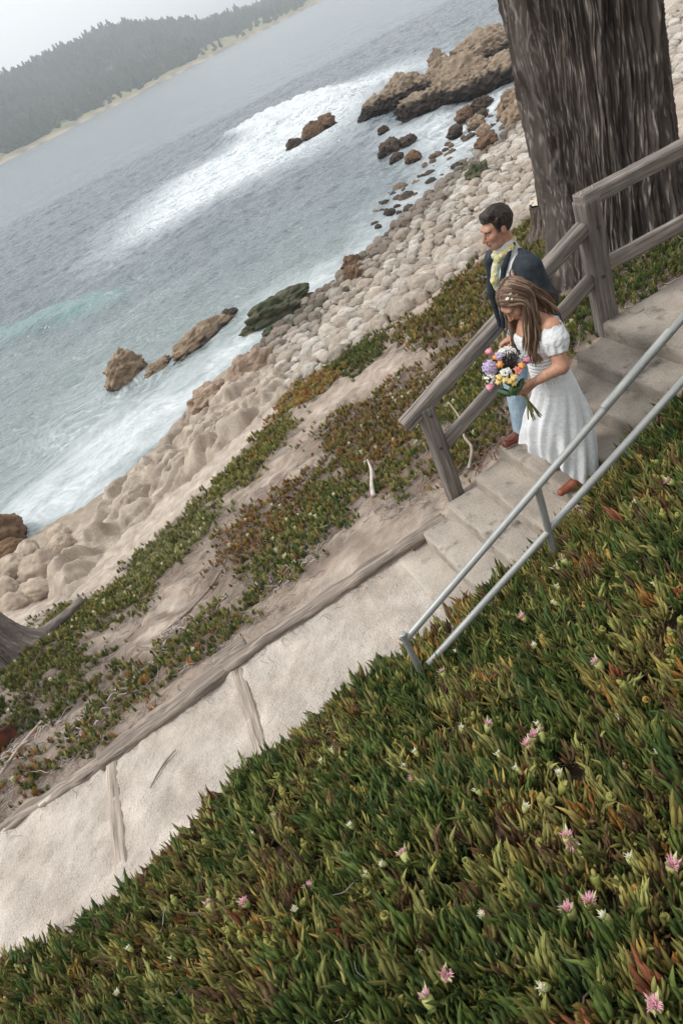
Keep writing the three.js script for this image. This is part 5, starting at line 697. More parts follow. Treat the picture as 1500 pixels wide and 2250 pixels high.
// ----- the man -----
{
  const B = [1.35, 4.45, 0.2], o = off(B), man = thing('person', 'person in a dark grey-blue jacket and pale jeans walking down the stairs', 'person', B);
  const MS = 0.92, head = o([1.37, 6.05, 0.2]), H = frame(head, V(-1, -0.10, -0.02), V(-0.06, 1, 0)), skin = lin('#cf9d84'), hairC = lin('#211915');
  const neck = o([1.42, 5.90, 0.2]), shL = o([1.43, 5.795, 0.38]), shR = o([1.42, 5.795, 0.02]), elL = o([1.47, 5.57, 0.43]), elR = o([1.46, 5.56, -0.02]), wrL = o([1.245, 5.475, 0.425]), wrR = o([1.46, 5.31, 0.01]), pel = o([1.47, 5.38, 0.2]), chest = o([1.43, 5.70, 0.2]);
  const hipL = o([1.48, 5.34, 0.29]), hipR = o([1.46, 5.34, 0.11]), knL = o([1.42, 4.97, 0.29]), knR = o([1.285, 4.96, 0.11]), anL = o([1.53, 4.65, 0.28]), anR = o([1.265, 4.55, 0.075]);
  const torso = union([cap(o([1.42, 5.76, 0.11]), o([1.42, 5.76, 0.29]), 0.098, 0.098), cap(chest, pel, 0.135, 0.125), cap(o([1.44, 5.60, 0.12]), o([1.44, 5.60, 0.28]), 0.11, 0.11), cap(hipL, hipR, 0.105, 0.105)], 0.08);
  const arms = union([cap(shL, elL, 0.055, 0.044), cap(elL, wrL, 0.043, 0.028), cap(shR, elR, 0.055, 0.044), cap(elR, wrR, 0.043, 0.028)], 0.02);
  const legs = union([cap(hipL, knL, 0.088, 0.06), cap(knL, anL, 0.058, 0.04), cap(hipR, knR, 0.088, 0.06), cap(knR, anR, 0.058, 0.04)], 0.03);
  const neckF = cap(neck, H.at(0, -0.05, -0.02), 0.060, 0.056), hf = headField(H, MS, true), headNeck = (x, y, z) => smin(hf(x, y, z), neckF(x, y, z), 0.025);
  const hL = handField(wrL, V(-1, -0.18, 0.12), V(0, -0.5, 1), -1, 0.75, 1.05), hR = handField(wrR, V(-0.1, -1, 0.05), V(0, 0, 1), 1, 0.4);
  const bodyF = (x, y, z) => smin(smin(smin(torso(x, y, z), arms(x, y, z), 0.04), legs(x, y, z), 0.04), neckF(x, y, z), 0.05);
  const fc = faceColour(H, MS, skin, hairC, true), plain = (x, y, z) => skin.map((v) => v * (1 + 0.1 * fbm3(x * 40, y * 40, z * 40, 2)));
  const pts = [head, shL, shR, elL, elR, wrL, wrR, anL, anR];
  const body = mergeGeometries([nets(bodyF, ...around(pts, 0.14), 0.014, plain), nets(headNeck, ...around([head, neck], 0.17), 0.0045, fc), nets(hL, ...around([wrL], 0.21), 0.0042, plain), nets(hR, ...around([wrR], 0.21), 0.006, plain)]);
  mesh('body', body, skinMat, man);
  // hair: short, combed back, lifted at the front
  const hairF = (x, y, z) => { const [l, u, f] = H.to(x, y, z).map((t) => t / MS); const strand = 0.0035 * n3(l * 90, u * 12, f * 30) + 0.003 * n3(l * 40 + 3, u * 16, f * 12); const sk = ell([0, 0.040, -0.022], [0.083, 0.104, 0.110])(l, u, f) - 0.004 + strand; const fr = cap([-0.035, 0.108, 0.048], [0.045, 0.112, 0.040], 0.020, 0.024)(l, u, f) + strand; const thr = f < -0.045 ? -0.078 : f < -0.028 ? mix(-0.078, 0.018, (f + 0.045) / 0.017) : f < 0.004 ? 0.018 : f < 0.024 ? mix(0.018, -0.014, sstep(0.004, 0.010, f)) : mix(-0.014, 0.074, sstep(0.024, 0.046, f)); const line = thr - u + 0.004 * n3(l * 60, f * 60, 3); return smax(smin(sk, fr, 0.02), line * 0.8, 0.008) * MS; };
  mesh('hair', nets(hairF, ...around([head], 0.17), 0.0045, (x, y, z) => { const [l, u, f] = H.to(x, y, z); const s = n3(l * 120, u * 14, f * 40), gr = sstep(0.03, -0.02, u) * sstep(-0.05, 0.0, f) * 0.55; return mix3(mix3(hairC, lin('#41332a'), clamp(0.3 + 0.6 * s)), lin('#8d8078'), gr); }), std({ vertexColors: true, roughness: 0.55 }), man);
  // shirt, scarf, jacket
  const shirtF = (x, y, z) => smin(torso(x, y, z) - 0.010, cap(o([1.42, 5.86, 0.2]), o([1.405, 5.925, 0.2]), 0.075, 0.068)(x, y, z), 0.03);
  const clothMat = std({ vertexColors: true, map: T.cloth, bumpMap: T.clothBump, bumpScale: 0.004, roughness: 0.9 });
  mesh('shirt', nets((x, y, z) => smax(shirtF(x, y, z), (5.28 - B[1]) - y, 0.01), ...around([pel, shL, shR, o([1.4, 5.93, 0.2])], 0.18), 0.009, () => lin('#dfe1e0')), clothMat, man);
  const fold = (x, y, z) => 0.006 * fbm3(x * 9, y * 7, z * 9, 3) + 0.004 * Math.sin(y * 70 + x * 30 + 3 * n3(x * 8, y * 8, z * 8)) * sstep(0.1, 0.0, Math.abs(Math.hypot(x - elL[0], y - elL[1]) - 0.02));
  const coatBody = union([torso, cap(shL, elL, 0.062, 0.052), cap(elL, wrL, 0.052, 0.040), cap(shR, elR, 0.062, 0.052), cap(elR, wrR, 0.052, 0.040), cap(o([1.425, 5.87, 0.27]), shL, 0.035, 0.055), cap(o([1.425, 5.87, 0.13]), shR, 0.035, 0.055), cap(pel, o([1.49, 5.24, 0.2]), 0.16, 0.17)], 0.035);
  // the front opening: a wedge that widens towards the collar
  const wedge = (x, y, z) => { const h = y + B[1], half = mix(0.004, 0.105, sstep(5.42, 5.86, h)); return Math.max(Math.abs(z - 0.012) - half, x - 0.075); };
  const coatF = (x, y, z) => { let d = coatBody(x, y, z) - 0.011 + fold(x, y, z); d = smax(d, -wedge(x, y, z), 0.008); d = smax(d, -cap(o([1.41, 5.88, 0.2]), o([1.35, 6.02, 0.2]), 0.088, 0.13)(x, y, z), 0.01); d = smax(d, (5.20 - B[1]) - y, 0.012); const wl = (x - wrL[0]) * -1 + 0.03; d = smax(d, Math.hypot(x - wrL[0], y - wrL[1], z - wrL[2]) < 0.09 ? wl - 0.045 : -1, 0.006); return d; };
  const jm = std({ vertexColors: true, map: T.tweed, bumpMap: T.clothBump, bumpScale: 0.004, roughness: 0.95 });
  const coat = mesh('jacket', nets(coatF, ...around([shL, shR, elL, elR, wrL, wrR, pel, o([1.49, 5.2, 0.2])], 0.20), 0.008, (x, y, z) => mix3(lin('#3f464c'), lin('#535a60'), clamp(0.5 + fbm3(x * 12, y * 12, z * 12, 3)))), jm, man);
  for (const s of [1, -1]) { const lap = union([cap([-0.105, 5.44 - B[1], 0.02 * s], [-0.085, 5.66 - B[1], 0.058 * s], 0.012, 0.024), cap([-0.085, 5.66 - B[1], 0.058 * s], [-0.035, 5.84 - B[1], 0.088 * s], 0.026, 0.018), cap([-0.035, 5.84 - B[1], 0.088 * s], [0.075, 5.93 - B[1], 0.06 * s], 0.018, 0.016)], 0.02); mesh('lapel', nets((x, y, z) => smax(lap(x, y, z), -(coatBody(x, y, z) - 0.010), 0.004), [-0.2, 0.9, -0.2], [0.2, 1.6, 0.2], 0.006, () => lin('#3a4147')), jm, coat); }
  const scarf = union([cap(H.at(0.062, -0.135, -0.02), H.at(0.03, -0.165, 0.055), 0.022, 0.020), cap(H.at(0.03, -0.165, 0.055), H.at(-0.04, -0.165, 0.045), 0.020, 0.020), cap(H.at(0.062, -0.135, -0.02), H.at(0.04, -0.105, -0.075), 0.020, 0.014), cap(H.at(-0.062, -0.135, -0.02), H.at(-0.04, -0.165, 0.045), 0.020, 0.020), cap(H.at(0.01, -0.175, 0.065), o([1.272, 5.76, 0.215]), 0.020, 0.027), cap(o([1.272, 5.76, 0.215]), o([1.285, 5.62, 0.215]), 0.027, 0.014)], 0.014);
  mesh('scarf', nets((x, y, z) => scarf(x, y, z) + 0.003 * n3(x * 50, y * 50, z * 50), ...around([head, o([1.28, 5.6, 0.2])], 0.16), 0.006, (x, y, z) => { const a = n3(x * 26, y * 26, z * 26), b = n3(x * 30 + 9, y * 30, z * 30); return a > 0.25 ? lin('#cdb268') : b > 0.35 ? lin('#93a588') : b < -0.5 ? lin('#dcdccc') : lin('#bac4a8'); }), std({ vertexColors: true, roughness: 0.8 }), man);
  const jeanF = union([cap(hipL, knL, 0.102, 0.076), cap(knL, anL, 0.076, 0.066), cap(hipR, knR, 0.102, 0.076), cap(knR, anR, 0.076, 0.066), cap(hipL, hipR, 0.118, 0.118)], 0.03);
  mesh('jeans', nets((x, y, z) => smax(jeanF(x, y, z) + 0.005 * fbm3(x * 16, y * 10, z * 16, 3), Math.min(y - 1.0, 0.105 - y - (x > 0.1 ? -0.10 : 0)), 0.008), ...around([hipL, hipR, anL, anR], 0.16), 0.009, (x, y, z) => mix3(lin('#93b3c8'), lin('#bcd2de'), clamp(0.5 + 0.9 * fbm3(x * 10, y * 4, z * 10, 3)))), clothMat, man);
  for (const [a, dz] of [[anR, 0], [anL, 0]]) {
    const y0 = a === anR ? 4.4452 - B[1] : 4.5642 - B[1], tx = a[0] - 0.155, s = union([cap([a[0] + 0.035, y0 + 0.052, a[2]], [a[0] - 0.06, y0 + 0.050, a[2]], 0.040, 0.040), cap([a[0] - 0.06, y0 + 0.050, a[2]], [tx, y0 + 0.042, a[2] - 0.004], 0.042, 0.034), cap([a[0] + 0.02, y0 + 0.05, a[2]], [a[0] + 0.005, y0 + 0.10, a[2]], 0.040, 0.038)], 0.025);
    const stitch = (x, y, z) => { const dx = (x - tx - 0.055) / 0.06, dz2 = (z - a[2]) / 0.030; return Math.abs(Math.hypot(dx, dz2) - 1) < 0.10 && y > y0 + 0.055 && x < tx + 0.08; };
    const shoe = mesh('shoe', nets((x, y, z) => smax(s(x, y, z), y0 + 0.018 - y, 0.004), ...around([[a[0] + 0.06, y0, a[2]], [tx, y0 + 0.1, a[2]]], 0.07), 0.005, (x, y, z) => stitch(x, y, z) ? lin('#3a1b14') : mix3(lin('#5f2f22'), lin('#7d4231'), clamp(0.5 + fbm3(x * 30, y * 30, z * 30, 2)))), std({ vertexColors: true, roughness: 0.4 }), man);
    mesh('sole', nets((x, y, z) => Math.max(s(x, y, z) - 0.005, y - y0 - 0.020, y0 + 0.0005 - y), ...around([[a[0] + 0.06, y0, a[2]], [tx, y0 + 0.03, a[2]]], 0.06), 0.005, () => lin('#cdbfae')), std({ vertexColors: true, roughness: 0.8 }), shoe);
  }
  // sprig pinned to the lapel
  const bt = thing('boutonniere', 'small dried sprig with a yellow bloom pinned on the dark jacket', 'boutonniere', [1.335, 5.765, 0.325]); const r = rng(3), fl = [];
  for (let i = 0; i < 7; i++) { const p = [V(0, -0.03, 0), V((r() - 0.5) * 0.02, 0.01, 0.012), V(-0.01 + (r() - 0.5) * 0.06, 0.045 + r() * 0.03, 0.02 + (r() - 0.5) * 0.03)]; fl.push(tube(p, [0.0022, 0.0028, 0.0015], 5, 3)); }
  mesh('sprigs', mergeGeometries(fl), std({ color: '#a99c8a' }), bt); const pk = mesh('pink_bloom', rockGeo(3, 4, 0.4, 0).scale(0.010, 0.026, 0.010), std({ color: '#d9ab9c' }), bt); pk.position.set(-0.006, 0.03, 0.018); const yl = mesh('yellow_bloom', rockGeo(4, 4, 0.5, 0.2).scale(0.018, 0.014, 0.014), std({ color: '#d7a53c' }), bt); yl.position.set(0.03, 0.03, 0.02);
}
// ----- the woman -----
const WB = [1.15, 4.445, 0.75];
{
  const B = WB, o = off(B), wo = thing('person', 'person in a long white dress with long brown hair, carrying a bouquet', 'person', B);
  const head = o([1.105, 5.81, 0.70]), H = frame(head, V(-0.80, -0.62, 0.06), V(-0.55, 0.83, 0)), S = 0.94, skin = lin('#d3a085'), hairC = lin('#6d5443');
  const neck = o([1.205, 5.695, 0.70]), shL = o([1.205, 5.615, 0.84]), shR = o([1.18, 5.615, 0.57]), elL = o([1.165, 5.405, 0.92]), wrL = o([1.015, 5.365, 0.855]), elR = o([1.20, 5.43, 0.50]), wrR = o([1.185, 5.475, 0.50]);
  const chest = o([1.19, 5.55, 0.705]), waist = o([1.19, 5.34, 0.73]), pel = o([1.20, 5.24, 0.735]);
  const hipL = o([1.205, 5.17, 0.785]), hipR = o([1.20, 5.17, 0.68]), knL = o([1.13, 4.85, 0.83]), anL = o([1.195, 4.535, 0.84]), knR = o([1.05, 4.93, 0.67]), anR = o([1.33, 4.55, 0.58]);
  const torso = union([cap(shL, shR, 0.055, 0.055), cap(chest, waist, 0.092, 0.078), cap(o([1.165, 5.53, 0.665]), o([1.165, 5.53, 0.76]), 0.078, 0.078), cap(waist, pel, 0.080, 0.088), cap(hipL, hipR, 0.075, 0.075), cap(neck, o([1.215, 5.6, 0.705]), 0.052, 0.082)], 0.07);
  const armF = union([cap(shL, elL, 0.052, 0.043), cap(elL, wrL, 0.042, 0.026), cap(shR, elR, 0.046, 0.036), cap(elR, wrR, 0.035, 0.024)], 0.018);
  const legF = union([cap(hipL, knL, 0.075, 0.055), cap(knL, anL, 0.052, 0.036), cap(hipR, knR, 0.075, 0.055), cap(knR, anR, 0.052, 0.036)], 0.03);
  const neckF = cap(neck, H.at(0, -0.045, -0.03), 0.048, 0.046), hf = headField(H, S, false), headNeck = (x, y, z) => smin(hf(x, y, z), neckF(x, y, z), 0.02);
  const hL = handField(wrL, V(-0.92, -0.42, -0.25), V(-0.35, 0.1, -0.95), -1, 1.05, 0.98), hR = handField(wrR, V(-0.75, 0.0, -0.65), V(0, -1, 0.2), 1, 0.9, 0.95);
  const plain = (x, y, z) => skin.map((v) => v * (0.98 + 0.12 * fbm3(x * 40, y * 40, z * 40, 2)));
  const bodyF = (x, y, z) => smin(smin(smin(torso(x, y, z), armF(x, y, z), 0.035), legF(x, y, z), 0.03), neckF(x, y, z), 0.05);
  const pts = [head, shL, shR, elL, elR, wrL, wrR, anL, anR];
  mesh('body', mergeGeometries([nets(bodyF, ...around(pts, 0.13), 0.011, plain), nets(headNeck, ...around([head, neck], 0.16), 0.0045, faceColour(H, S, skin, hairC, false)), nets(hL, ...around([wrL], 0.2), 0.004, plain), nets(hR, ...around([wrR], 0.2), 0.0045, plain)]), skinMat, wo);
  const dm = new THREE.MeshPhysicalMaterial({ vertexColors: true, map: T.cloth, bumpMap: T.clothBump, bumpScale: 0.006, roughness: 0.95, side: THREE.DoubleSide });
  const white = (x, y, z) => lin('#f4f5f6').map((v) => v * (0.97 + 0.06 * fbm3(x * 20, y * 20, z * 20, 2)));
  // bodice, cut low around the shoulders
  const bod = (x, y, z) => { const pucker = 0.0035 * Math.sin(y * 300) * sstep(1.03, 0.98, y) + 0.004 * fbm3(x * 24, y * 30, z * 24, 3); return torso(x, y, z) - 0.012 + pucker; };
  const top = (x, y, z) => y - (5.605 - B[1]) - 0.18 * Math.max(0, x - 0.03) + 0.02;
  const dress = new THREE.Group(); dress.name = 'dress'; wo.add(dress);
  mesh('bodice', nets((x, y, z) => smax(smax(bod(x, y, z), top(x, y, z), 0.008), (5.28 - B[1]) - y, 0.004), ...around([shL, shR, waist, pel], 0.16), 0.007, white), dm, dress);
  for (const [sh, el] of [[shL, elL], [shR, elR]]) { const a = (t) => [0, 1, 2].map((i) => mix(sh[i], el[i], t)), sl = union([cap(a(0.0), a(0.30), 0.062, 0.074), cap(a(0.30), a(0.56), 0.074, 0.060)], 0.03), ax = V(el[0] - sh[0], el[1] - sh[1], el[2] - sh[2]).normalize(); const along = (x, y, z) => (x - sh[0]) * ax.x + (y - sh[1]) * ax.y + (z - sh[2]) * ax.z; mesh('sleeve', nets((x, y, z) => { const t = along(x, y, z), ang = Math.atan2(z - sh[2], x - sh[0]); return smax(smax(sl(x, y, z) + 0.004 * fbm3(x * 22, y * 22, z * 22, 3) + 0.0035 * Math.sin(ang * 16) * sstep(0.06, 0.12, t), t - 0.150, 0.006), y - (5.655 - B[1]), 0.01); }, ...around([sh, el], 0.12), 0.006, white), dm, dress); }
  // skirt: rings from the high waist to the hem, with gathers that open downwards
  const spl = (rows) => { const c = new THREE.CatmullRomCurve3(rows.map((q) => V(...o(q))), true, 'centripetal'); return c; };
  const waistR = [], N = 12; for (let i = 0; i < N; i++) { const a = i / N * Math.PI * 2; waistR.push([1.19 - Math.cos(a) * 0.096, 5.355 - 0.02 * Math.cos(a), 0.73 + Math.sin(a) * 0.112]); }
  const hipRg = [[1.075, 5.20, 0.72], [1.10, 5.19, 0.79], [1.15, 5.18, 0.855], [1.21, 5.17, 0.88], [1.27, 5.16, 0.865], [1.32, 5.155, 0.82], [1.338, 5.15, 0.74], [1.32, 5.155, 0.665], [1.27, 5.16, 0.61], [1.22, 5.17, 0.59], [1.15, 5.18, 0.61], [1.095, 5.19, 0.66]];
  const mid = [[0.985, 5.02, 0.69], [1.00, 4.99, 0.78], [1.06, 4.95, 0.86], [1.15, 4.91, 0.92], [1.245, 4.88, 0.925], [1.33, 4.86, 0.88], [1.372, 4.85, 0.77], [1.355, 4.86, 0.66], [1.30, 4.88, 0.57], [1.20, 4.91, 0.54], [1.09, 4.95, 0.56], [1.015, 4.99, 0.61]];
  const hem = [[0.945, 4.86, 0.685], [0.96, 4.795, 0.77], [1.02, 4.735, 0.845], [1.07, 4.635, 0.92], [1.16, 4.515, 0.945], [1.275, 4.46, 0.91], [1.325, 4.465, 0.79], [1.325, 4.475, 0.66], [1.26, 4.51, 0.55], [1.16, 4.62, 0.50], [1.04, 4.74, 0.52], [0.965, 4.82, 0.59]];
  const rings = [waistR, hipRg, mid, hem].map(spl), nu = 260, nv = 70, pos = [], uv = [], idx = [];
  for (let j = 0; j <= nv; j++) for (let i = 0; i <= nu; i++) { const u = (i % nu) / nu, v = j / nv, k = v * 3, a = Math.min(2, Math.floor(k)), P = rings.map((c) => c.getPoint(u)), col = new THREE.CatmullRomCurve3(P, false, 'centripetal'), p = col.getPoint(v), cx = 1.20 - B[0], cz = 0.73 - B[2], d = Math.hypot(p.x - cx, p.z - cz) || 1; const th = u * 6.283; void a; const amp = (0.004 * Math.sin(th * 34 + 2 * n2(u * 9, v)) * sstep(0.25, 0.0, v) + (0.011 * Math.sin(th * 11 + 1.2 * Math.sin(v * 3 + 1)) + 0.007 * Math.sin(th * 19 + 2) + 0.012 * n3(Math.cos(th) * 2, Math.sin(th) * 2, v * 2.5)) * sstep(0.1, 0.9, v)); pos.push(p.x + (p.x - cx) / d * amp, p.y + 0.006 * Math.sin(th * 11) * v * v, p.z + (p.z - cz) / d * amp); uv.push(u * 1.4, v * 0.9); }
  for (let j = 0; j < nv; j++) for (let i = 0; i < nu; i++) { const a = j * (nu + 1) + i; idx.push(a, a + nu + 1, a + 1, a + 1, a + nu + 1, a + nu + 2); }
  const sk = new THREE.BufferGeometry(); sk.setAttribute('position', new THREE.Float32BufferAttribute(pos, 3)); sk.setAttribute('uv', new THREE.Float32BufferAttribute(uv, 2)); sk.setIndex(idx); sk.computeVertexNormals(); paint(sk, white); mesh('skirt', sk, dm, dress);
  // shoes
  for (const a of [anL, anR]) { const y0 = 0.0012, tx = a[0] - 0.165, s = union([cap([a[0] + 0.03, y0 + 0.045, a[2]], [a[0] - 0.06, y0 + 0.045, a[2] - 0.004], 0.036, 0.037), cap([a[0] - 0.06, y0 + 0.045, a[2] - 0.004], [tx, y0 + 0.034, a[2] - 0.012], 0.037, 0.027), cap([a[0] + 0.005, y0 + 0.05, a[2]], [a[0], y0 + 0.12, a[2]], 0.039, 0.040)], 0.025); mesh('shoe', nets((x, y, z) => smax(s(x, y, z), y0 - y, 0.004), ...around([[a[0] + 0.06, y0, a[2]], [tx, y0 + 0.12, a[2]]], 0.07), 0.005, (x, y, z) => y < y0 + 0.014 ? lin('#4a2a1e') : mix3(lin('#7d4129'), lin('#96563a'), clamp(0.5 + fbm3(x * 30, y * 30, z * 30, 2)))), std({ vertexColors: true, roughness: 0.5 }), wo); }
  // long hair: locks that start on the scalp, follow the skull and then hang
  const r = rng(88), locks = [], hp = (l, u, f) => V(...H.at(l * S, u * S, f * S)), shadeC = [lin('#5c4739'), lin('#6b5444'), lin('#7d6654'), lin('#947d6a'), lin('#533f33')];
  const capF = (x, y, z) => { const [l, u, f] = H.to(x, y, z).map((t) => t / S); const line = Math.max(f > 0.02 ? 0.055 + (f - 0.02) * 0.2 + 0.25 * Math.abs(l) * 0 - u : -9, f > -0.01 ? (0.05 - u) - 0.0 : -9, -0.09 - u); return smax((ell([0, 0.036, -0.024], [0.081, 0.100, 0.106])(l, u, f) + 0.002 * n3(l * 140, u * 20, f * 40)) * S, line * S, 0.008); };
  locks.push([nets(capF, ...around([head], 0.16), 0.005, (x, y, z) => { const [l, u, f] = H.to(x, y, z); return mix3(shadeC[1], shadeC[3], clamp(0.35 + 0.8 * n3(l * 130, u * 10, f * 16))); }), null]);
  const hang = (root, mids, end, w, c) => { const P = [root, ...mids, end], n = P.length; const rr = P.map((_, i) => w * (i === 0 ? 0.75 : i === n - 1 ? 0.15 : 1 - 0.25 * i / n)); locks.push([tube(P, rr, 6, 5, 0.55), c]); };
  for (let i = 0; i < 420; i++) {
    const t = r(), left = i % 100 < 58, s = left ? 1 : -1, c = shadeC[Math.floor(Math.pow(r(), 1.2) * 5)];
    const f0 = mix(0.075, -0.105, t), l0 = s * (0.008 + 0.012 * r()), rootU = Math.sqrt(Math.max(0, 1 - ((f0 + 0.024) / 0.108) ** 2)) * 0.102 + 0.036, root = hp(l0, rootU, f0);
    const side = mix(0.090, 0.070, t) + 0.012 * r(), m1 = hp(s * side * 0.75, rootU * 0.80 - 0.004, f0 * 0.8 - 0.01 - 0.012 * t), m2 = hp(s * (side + 0.006), 0.015 - 0.03 * r(), mix(0.035, -0.10, t) - 0.01);
    // beyond the ear the hair falls straight down
    let x1, y1, z1; const len = 0.25 + 0.14 * r();
    if (left) { const back = t > 0.72; x1 = m2.x + (back ? 0.05 + 0.10 * r() : -0.035 + 0.06 * r()); y1 = m2.y - (back ? 0.14 + 0.10 * r() : len); z1 = m2.z + (back ? -0.01 : -0.005) + 0.06 * (r() - 0.5); }
    else { x1 = m2.x + (t > 0.6 ? 0.10 * r() : 0.02 * (r() - 0.5)); y1 = m2.y - (t > 0.6 ? 0.12 : len * 0.95); z1 = m2.z + 0.02 * (r() - 0.5); }
    const j = 0.010, m3 = V(mix(m2.x, x1, 0.4) + j * (r() - 0.5), mix(m2.y, y1, 0.38), mix(m2.z, z1, 0.5) + j * (r() - 0.5)), m4 = V(mix(m2.x, x1, 0.75) + 1.6 * j * (r() - 0.5), mix(m2.y, y1, 0.7), mix(m2.z, z1, 0.8) + 1.6 * j * (r() - 0.5));
    hang(root, [m1, m2, m3, m4], V(x1 + 0.04 * (r() - 0.5), y1, z1), 0.0085 + 0.005 * r(), c);
  }
  for (let i = 0; i < 110; i++) { const t = 0.1 + 0.6 * r(), c = shadeC[Math.floor(r() * 5)], f0 = mix(0.05, -0.09, t), root = hp(0.045 + 0.03 * r(), 0.07 - 0.03 * r(), f0 * 0.7), m2 = hp(0.088 + 0.012 * r(), -0.01 - 0.03 * r(), mix(0.03, -0.07, t)), e = V(...o([1.045 + 0.115 * r(), 5.475 + 0.10 * r(), 0.735 + 0.10 * r()])); const m3 = m2.clone().lerp(e, 0.4).add(V(0.02 * (r() - 0.3), 0, 0.018 * r())), m4 = m2.clone().lerp(e, 0.75).add(V(0.015 * (r() - 0.5), 0, 0.02 * r())); hang(root, [m2, m3, m4], e, 0.008 + 0.005 * r(), c); }
  const hg = mergeGeometries(locks.map(([g, c]) => { for (const k of ['uv']) g.deleteAttribute(k); if (c) paint(g, () => c); return g; }));
  mesh('hair', hg, new THREE.MeshPhysicalMaterial({ vertexColors: true, roughness: 0.42, specularIntensity: 0.5 }), wo);
  const pinP = hp(0.062, 0.098, 0.005), pin = thing('hair_flowers', 'little white flowers pinned in the long brown hair', 'hair flowers', [pinP.x + B[0], pinP.y + B[1], pinP.z + B[2]]);
  for (const [x, y, z, s] of [[-0.028, -0.008, 0.01, 1.15], [0.0, 0.012, 0.004, 0.85], [0.022, 0.0, 0.016, 1.0], [-0.008, -0.016, 0.02, 0.7]]) { const o2 = { pos: [], col: [], idx: [] }; for (let i = 0; i < 6; i++) leafInto(o2, 0.0125 * s, 0.009 * s, 0.3, i / 6 * 6.283, 1.15, 0, lin('#e9e6da'), lin('#f2f1ec'), 2); const b = mesh('blossom', toGeo(o2), std({ vertexColors: true, roughness: 0.8, side: THREE.DoubleSide }), pin); b.position.set(x, y, z); b.rotation.set(0.7, x * 30, 0.5); const ct = mesh('blossom_centre', new THREE.SphereGeometry(0.0035 * s, 8, 6), std({ color: '#c9b25a' }), b); ct.position.y = 0.004; }
  const tw = []; for (let i = 0; i < 6; i++) tw.push(tube([V(-0.02 + 0.008 * i, -0.005, 0.006), V(-0.005 + 0.01 * i, 0.008, 0.012), V(0.012 + 0.014 * i, 0.02 - 0.006 * i, 0.006)], [0.001, 0.0012, 0.0007], 5, 3)); mesh('stems', mergeGeometries(tw), std({ color: '#8a8060' }), pin);
}
